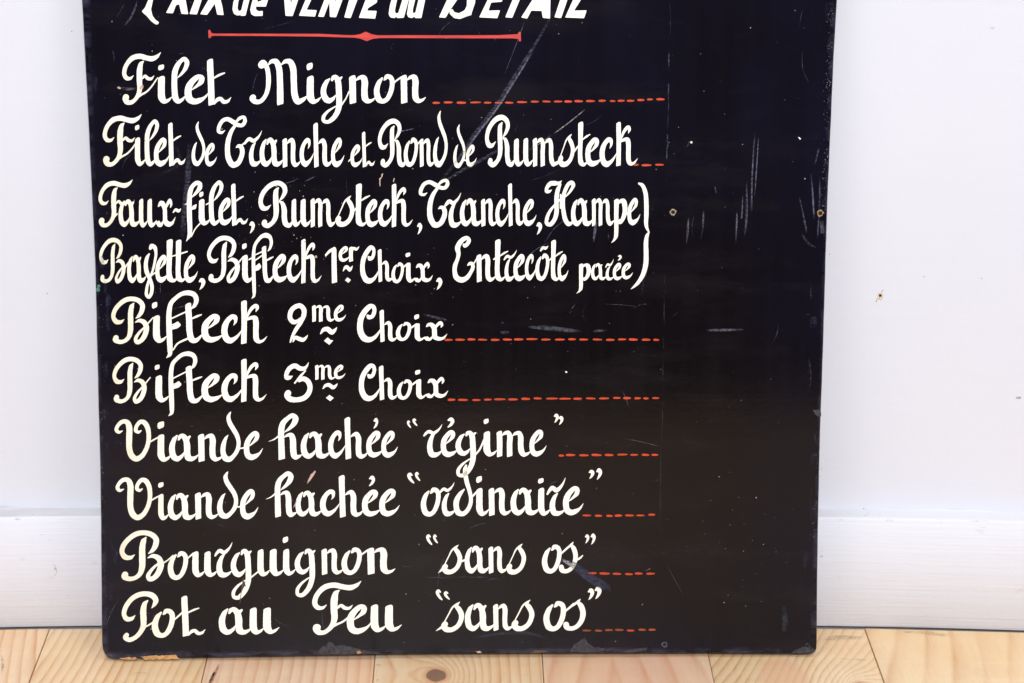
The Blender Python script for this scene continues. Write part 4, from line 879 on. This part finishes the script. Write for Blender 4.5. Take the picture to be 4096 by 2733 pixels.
rub('scratch', [(1215,727,3),(1240,716,6),(1262,705,5)], .35, .55, .6, (.14,.15,.26))
rub('scuff', [(3132,2420,16),(3140,2470,26),(3136,2530,20)], .25, .55, .42, (.06,.08,.12), 200)
rub('scratch', [(2345,1215,2),(2330,1255,3),(2345,1290,3)], .4, .6, .4)
rub('scratch', [(2495,1754,2),(2560,1766,2),(2637,1785,3)], .3, .5, .45, (.3,.3,.34))
rub('scratch', [(2580,2285,2),(2604,2272,3)], .2, .4, .7, (.3,.3,.36))
rub('scratch', [(1500,1850,2),(1455,1990,2),(1620,2200,2)], .45, .6, .15)
er = random.Random(11)
S_FILM = [mat_scuff('polish_bloom', (.040, .043, .085), d, (120, 120, 70), 0, .40, .62) for d in (.35, .6)]
for k in range(34):
    left = k % 2 == 0; f = er.random(); v = f*2450+20
    e = (326+62*min(1, v/1393)+18*max(0, (v-1393)/1200)) if left else 3350-84*v/2560
    u = e+(1 if left else -1)*er.uniform(14, 70); L = er.uniform(15, 60); wd = er.uniform(8, 30)
    scuff('scuff', [(u+er.uniform(-4, 4), v-L, wd*.5), (u, v, wd), (u+er.uniform(-4, 4), v+L, wd*.6)], er.choice(S_FILM))
# hairline scratches scattered over the whole face
S_HAIR = [mat_scuff('hair_scratch', (.20,.21,.29), d, (300, 300, 300), 0, .30, .55) for d in (.22, .38, .55)]
sr = random.Random(21)
for k in range(46):
    u, v = sr.uniform(440, 3240), sr.uniform(20, 2560); L = sr.choice((30, 50, 80, 140)); a = sr.choice((sr.gauss(1.6, .25), sr.gauss(-.7, .4), sr.uniform(0, 3.1)))
    dx, dy = math.cos(a)*L, math.sin(a)*L; bnd = sr.uniform(-.12, .12)*L
    scuff('scratch', [(u, v, 2.0), (u+dx/2-dy/L*bnd, v+dy/2+dx/L*bnd, sr.uniform(2, 3.4)), (u+dx, v+dy, 1.6)], sr.choice(S_HAIR))
# specks, chips of paint and dust: too many to pick apart
def specks():
    r = random.Random(5); V, Fc = [], []
    for k in range(430):
        u, v = r.uniform(400, 3270), r.uniform(5, 2600)
        if k % 5 == 0: u, v = r.gauss(1150, 120), r.gauss(930, 130)          # spatter cluster
        if k % 16 == 0: u, v = r.gauss(2990, 130), r.gauss(2150, 130)
        s = min(3.6, .8+r.expovariate(1.6)); n = r.choice((4, 5, 6)); a0 = r.uniform(0, 6)
        e = r.uniform(.6, 1.0); b = len(V)
        if not (405 < u < 3262): continue
        for j in range(n):
            a = a0+2*math.pi*j/n; x, z = on_board(u+s*math.cos(a)*r.uniform(.7, 1.1), v+s*e*math.sin(a)); V.append((x, -.00055, z))
        Fc.append(tuple(range(b, b+n)))
    # worn, chalky stretch of the right-hand edge and the left one
    for (e0, e1, cnt, sg) in (((3335, 10), (3305, 850), 170, -1), ((3300, 1700), (3272, 2150), 70, -1), ((392, 1200), (404, 2400), 60, 1)):
        for k in range(cnt):
            f = r.random(); f = f if math.sin(f*34) > -.25 else r.random()
            u = e0[0]+(e1[0]-e0[0])*f+sg*abs(r.gauss(10, 8)); v = e0[1]+(e1[1]-e0[1])*f; s = r.uniform(.5, 1.35); b = len(V)
            for j in range(4):
                a = .4+math.pi*j/2; x, z = on_board(u+s*math.cos(a), v+s*1.3*math.sin(a)); V.append((x, -.00056, z))
            Fc.append(tuple(range(b, b+4)))
    me = bpy.data.meshes.new('paint_specks'); me.from_pydata(V, [], Fc)
    t = NT('pale_specks'); n = t.noise(t.co(), 90, 2, .5)
    t.set(Base_Color=t.ramp(n, [(.35, (.10, .10, .14)), (.55, (.28, .28, .33)), (.70, (.60, .57, .52))]), Roughness=.7)
    o = link('paint_specks', me, t.m, board); o['kind'] = 'stuff'
specks()
# bare wood and chipped paint: shallow flakes with their own outline
M_TAN = mat_plain('bare_plywood', (.50, .27, .10), .75, .35, 260); M_PINK = mat_plain('bare_wood_chip', (.52, .37, .30), .75, .35, 400)
M_GREYCHIP = mat_plain('worn_undercoat', (.030, .028, .036), .6, .85, 420); M_BROWN = mat_plain('split_wood', (.10, .055, .04), .8, .4, 400)
M_GREEN = mat_plain('green_paint_spot', (.05, .16, .12), .7, .5, 300)
def jag(p, amp, step=9):
    q = []
    for a, b in zip(p, p[1:]+p[:1]):
        d = math.hypot(b[0]-a[0], b[1]-a[1]); n = max(1, int(d/step))
        for j in range(n):
            f = j/n; e = amp*(sr.random()-.5)*2; q.append((a[0]+(b[0]-a[0])*f-(b[1]-a[1])/max(d, 1)*e, a[1]+(b[1]-a[1])*f+(b[0]-a[0])/max(d, 1)*e))
    return q
def chip(name, poly, mat, amp=1.5, lift=.00042, step=7): return link(name, paint_mesh([jag(poly, amp, step)], name, lift), mat, board)
gl = lambda g, pts: [(GRID[g][0]+x/GRID[g][2], GRID[g][1]+y/GRID[g][2]) for x, y in pts]
chip('wood_chip', gl('L', [(345,912),(440,906),(560,900),(640,894),(665,915),(684,931),(560,934),(470,937),(385,937)]), M_TAN, 2.0)
chip('wood_chip', gl('L', [(175,926),(230,918),(300,920),(345,932),(250,938),(170,936)]), M_TAN, 2.5, .00041)
chip('wood_chip', gl('T8', [(430,532),(448,530),(462,545),(440,556),(428,550)]), M_TAN, 1.2, .00056)
chip('wood_chip', gl('N', [(945,683),(972,677),(985,688),(960,692)]), M_PINK, .8, .00043)
chip('worn_patch', gl('T8', [(130,556),(150,515),(190,490),(215,462),(245,468),(262,492),(330,490),(400,505),(470,530),(560,545),(650,552),(500,556),(300,557)]), M_GREYCHIP, 2.2, .00044, 9)
chip('worn_patch', gl('N', [(1575,684),(1600,640),(1640,612),(1675,588),(1690,610),(1715,640),(1745,655),(1775,655),(1800,662),(1815,655),(1800,675),(1760,683),(1740,688),(1700,686)]), M_GREYCHIP, 1.6, .00043)
chip('worn_patch', gl('N', [(1930,690),(1960,672),(2010,664),(2060,658),(2098,656),(2090,672),(2040,685)]), M_GREYCHIP, 1.2, .00042)
chip('worn_patch', [(3165,2612),(3180,2602),(3212,2588),(3240,2584),(3256,2596),(3262,2604),(3240,2612)], M_GREYCHIP, 1.5, .00042)
chip('worn_patch', [(3250,1640),(3283,1640),(3284,1664),(3268,1666),(3259,1655)], M_GREYCHIP, 1.2, .00042)
chip('wood_chip', gl('T5', [(742,72),(748,92),(715,150),(680,200),(632,252),(640,215),(680,130)]), M_PINK, .7, .00045)
chip('wood_chip', gl('T5', [(500,470),(480,530),(447,580),(460,540),(490,480)]), M_PINK, .6, .00050)
chip('wood_chip', gl('S3', [(1788,-20),(1778,20),(1765,40),(1752,60),(1750,100),(1752,150),(1740,152),(1738,110),(1735,50),(1760,30),(1768,-10)]), M_PINK, .6, .00045)
chip('wood_chip', gl('S3', [(1932,40),(1943,50),(1936,80),(1926,100),(1922,80)]), M_PINK, .5, .00045)
chip('wood_chip', gl('A', [(65,820),(82,812),(105,828),(100,838),(78,836)]), M_PINK, 1.3, .00045)
chip('wood_chip', gl('A', [(275,822),(300,800),(316,805),(310,830),(290,842),(278,836)]), M_PINK, 1.3, .00056)
rub('scuff', [(482,352,10),(510,356,16),(545,352,10)], .45, .6, .7, (.2,.19,.2), 200)
chip('split', gl('L', [(1224,232),(1230,262),(1226,300),(1214,345),(1205,400),(1196,465),(1192,460),(1200,390),(1208,330),(1216,280),(1219,250)]), M_BROWN, .5, .00052)
chip('split', gl('L', [(1222,262),(1240,285),(1246,312),(1232,308),(1222,290)]), M_GREYCHIP, .6, .00058)
chip('paint_spot', gl('E', [(8,552),(28,540),(48,556),(46,575),(22,582),(10,570)]), M_GREEN, 1.5, .00045)
chip('paint_spot', gl('E', [(20,515),(42,510),(52,530),(38,545),(24,535)]), M_GREEN, 1.5, .00044)
chip('wood_chip', [(1258,1024),(1266,1022),(1269,1030),(1262,1033)], M_PINK, .8, .00046)
chip('paint_spot', [(2260,1486),(2266,1485),(2270,1489),(2264,1492)], M_LET, .5, .00046)
chip('paint_spot', [(2760,568),(2768,565),(2770,572),(2764,574)], M_LET, .5, .00046)
chip('paint_spot', [(3192,549),(3197,549),(3204,556),(3200,559)], M_LET, .5, .00046)
# screw holes: a countersunk ring of bare wood around a dark bore
M_HOLE = mat_plain('dark_bore', (.006, .005, .004), .9)
def hole(u, v, r_out, r_in, mat, seed):
    r = random.Random(seed); bm = bmesh.new(); n = 22; X, Z = on_board(u, v); k = .6/2870
    out = [(r_out*(1+r.uniform(-.16, .16)))*k for _i in range(n)]
    rings = []
    for kind, y in ((0, -.00030), (1, -.00075), (2, -.00065), (3, .0)):
        ring = []
        for j in range(n):
            a = 2*math.pi*j/n; rr = {0: out[j], 1: (out[j]+r_in*k)*.5, 2: r_in*k*1.08, 3: r_in*k*.8}[kind]
            ring.append(bm.verts.new((X+rr*math.cos(a), y-.0001, Z+rr*math.sin(a))))
        rings.append(ring)
    for a, b in zip(rings, rings[1:]):
        for j in range(n): bm.faces.new((a[j], a[(j+1) % n], b[(j+1) % n], b[j]))
    bm2 = bmesh.new(); vv = [bm2.verts.new((X+r_in*k*1.02*math.cos(2*math.pi*j/n), -.00058, Z+r_in*k*1.02*math.sin(2*math.pi*j/n))) for j in range(n)]; bm2.faces.new(vv)
    o = link('screw_hole', bm_mesh(bm, 'screw_hole'), mat, board); link('bore', bm_mesh(bm2, 'bore'), M_HOLE, o)
M_RIM = mat_plain('splintered_rim', (.34, .28, .19), .7, .4, 500); M_RIM2 = mat_plain('worn_rim', (.085, .085, .11), .5, .5, 500)
hole(2692, 849, 13, 7.5, M_RIM, 1); hole(3281, 853, 13, 8, mat_plain('oiled_rim', (.30, .19, .08), .6, .4, 500), 2)
hole(2658, 2578, 12, 7.5, M_RIM2, 3); hole(3230, 2583, 10.5, 8.2, M_RIM2, 4)
# ----------------------------------------------- marks on wall and skirting
def wall_place(y_off):
    def f(u, v, d):
        x = 0; y = .06
        for _i in range(4):
            x, z = on_wall(u, v, y); y = smooth_bow(x)+y_off
        return (x, y-d-.0012 if y_off else y-d, z)
    return f
def mark(name, pts, col, d, parent, yo, scale, lo=.4, hi=.6, lift=.0004):
    m_ = mat_scuff('wall_mark', col, d, scale, 0, lo, hi)
    o = scuff(name, pts, m_, parent, wall_place(yo), lift=lift)
    if parent is sk: o.location = (0, -.066, 0)
    return o
for (u, v, w_, h_, d) in [(3920,2085,75,6,.75),(3922,2108,55,7,.6),(3918,2122,45,6,.45),(3925,2132,40,7,.6),(3850,2086,60,5,.3),(3560,2080,40,14,.2),(3360,2080,30,10,.3),(3765,2085,12,16,.25),
                          (72,2076,30,9,.45),(168,2140,16,8,.35),(92,2235,26,22,.25),(220,2270,12,30,.35),(205,2312,40,8,.25),(380,2250,30,20,.2),(3285,2225,16,14,.7),(3288,2205,10,8,.5),(3848,2294,9,8,.5),(3622,2252,8,8,.4),(3465,2506,20,5,.4)]:
    mark('smudge', [(u-w_/2, v, h_*.7), (u, v, h_), (u+w_/2, v, h_*.7)], (.20,.19,.22) if u > 3800 and v < 2140 else (.40,.36,.30), d, sk, 0, (90, 90, 500))
mark('drip_edge', [(205,2255,3),(225,2275,4),(222,2300,4),(190,2312,3)], (.35,.33,.30), .5, sk, 0, (200,200,200), .2, .4)
hx = wall_place(LEDGE)
def wall_blob(name, poly, mat, lift):
    me = bpy.data.meshes.new(name); me.from_pydata([hx(u, v, lift) for u, v in poly], [], [tuple(range(len(poly)))])
    return link(name, me, mat, wall)
M_TORN = mat_plain('torn_plaster', (.62, .56, .40), .9, .3, 700)
wall_blob('nail_hole', [(3508,1180),(3512,1172),(3528,1170),(3533,1178),(3530,1190),(3522,1202),(3510,1196),(3504,1200),(3507,1188)], M_TORN, .0004)
wall_blob('nail_hole', [(3514,1176),(3524,1175),(3525,1184),(3515,1185)], M_HOLE, .0009)
mark('crack', [(3522,1172,3),(3530,1160,4),(3534,1156,2)], (.45,.42,.3), .9, wall, LEDGE, (200,200,200), .1, .3)
mark('crack', [(3507,1196,3),(3503,1204,5),(3508,1208,2)], (.45,.42,.3), .8, wall, LEDGE, (200,200,200), .1, .3)
mark('smudge', [(4060,1590,7),(4072,1589,12),(4086,1588,7)], (.30,.30,.33), .8, wall, LEDGE, (300,300,300), .3, .5)
mark('smudge', [(3958,108,5),(3968,112,8),(3978,108,4)], (.40,.38,.34), .6, wall, LEDGE, (300,300,300), .3, .5)
mark('smudge', [(3316,1012,3),(3318,1018,4)], (.35,.33,.30), .8, wall, LEDGE, (300,300,300), .1, .3)
for u, v in ((3425,2035), (3454,2033), (3748,2044), (288,124), (190,1172), (3695,1105), (3925,1112)):
    mark('smudge', [(u-3,v,3),(u,v,5),(u+3,v,3)], (.12,.11,.10), .9, wall, LEDGE, (300,300,300), .0, .2)
# crack in the plank by the board's foot
def floor_place(u, v, d): x, y = on_floor(u, v); return (x, y, d)
m_ = mat_scuff('split_in_pine', (.035,.015,.008), 1.0, (300,300,300), 0, .05, .2)
scuff('split', [(868,2674,3),(858,2690,9),(848,2712,13),(840,2728,8),(836,2740,4)], m_, floor, floor_place, lift=.0005)
m_ = mat_scuff('resin_streak', (.35,.11,.04), .8, (300,300,300), 0, .05, .4)
scuff('resin_streak', [(880,2650,4),(862,2690,14),(840,2735,20),(825,2760,8)], m_, floor, floor_place, lift=.00042)
m_ = mat_scuff('grime', (.10,.07,.05), .45, (60,300,300), 0, .35, .55)
for p in ([(1500,2660,4),(1516,2662,8),(1524,2668,4)], [(1503,2724,5),(1512,2722,8),(1515,2716,3)], [(527,2697,3),(560,2694,5),(600,2697,3)], [(3350,2636,3),(3420,2640,7),(3480,2643,3)], [(3290,2560,14),(3350,2552,22),(3460,2553,10)], [(3600,2530,10),(3700,2533,16),(3800,2545,10)], [(4,2620,10),(12,2660,14),(6,2700,8)]):
    scuff('grime', p, m_, floor, floor_place, lift=.0005)
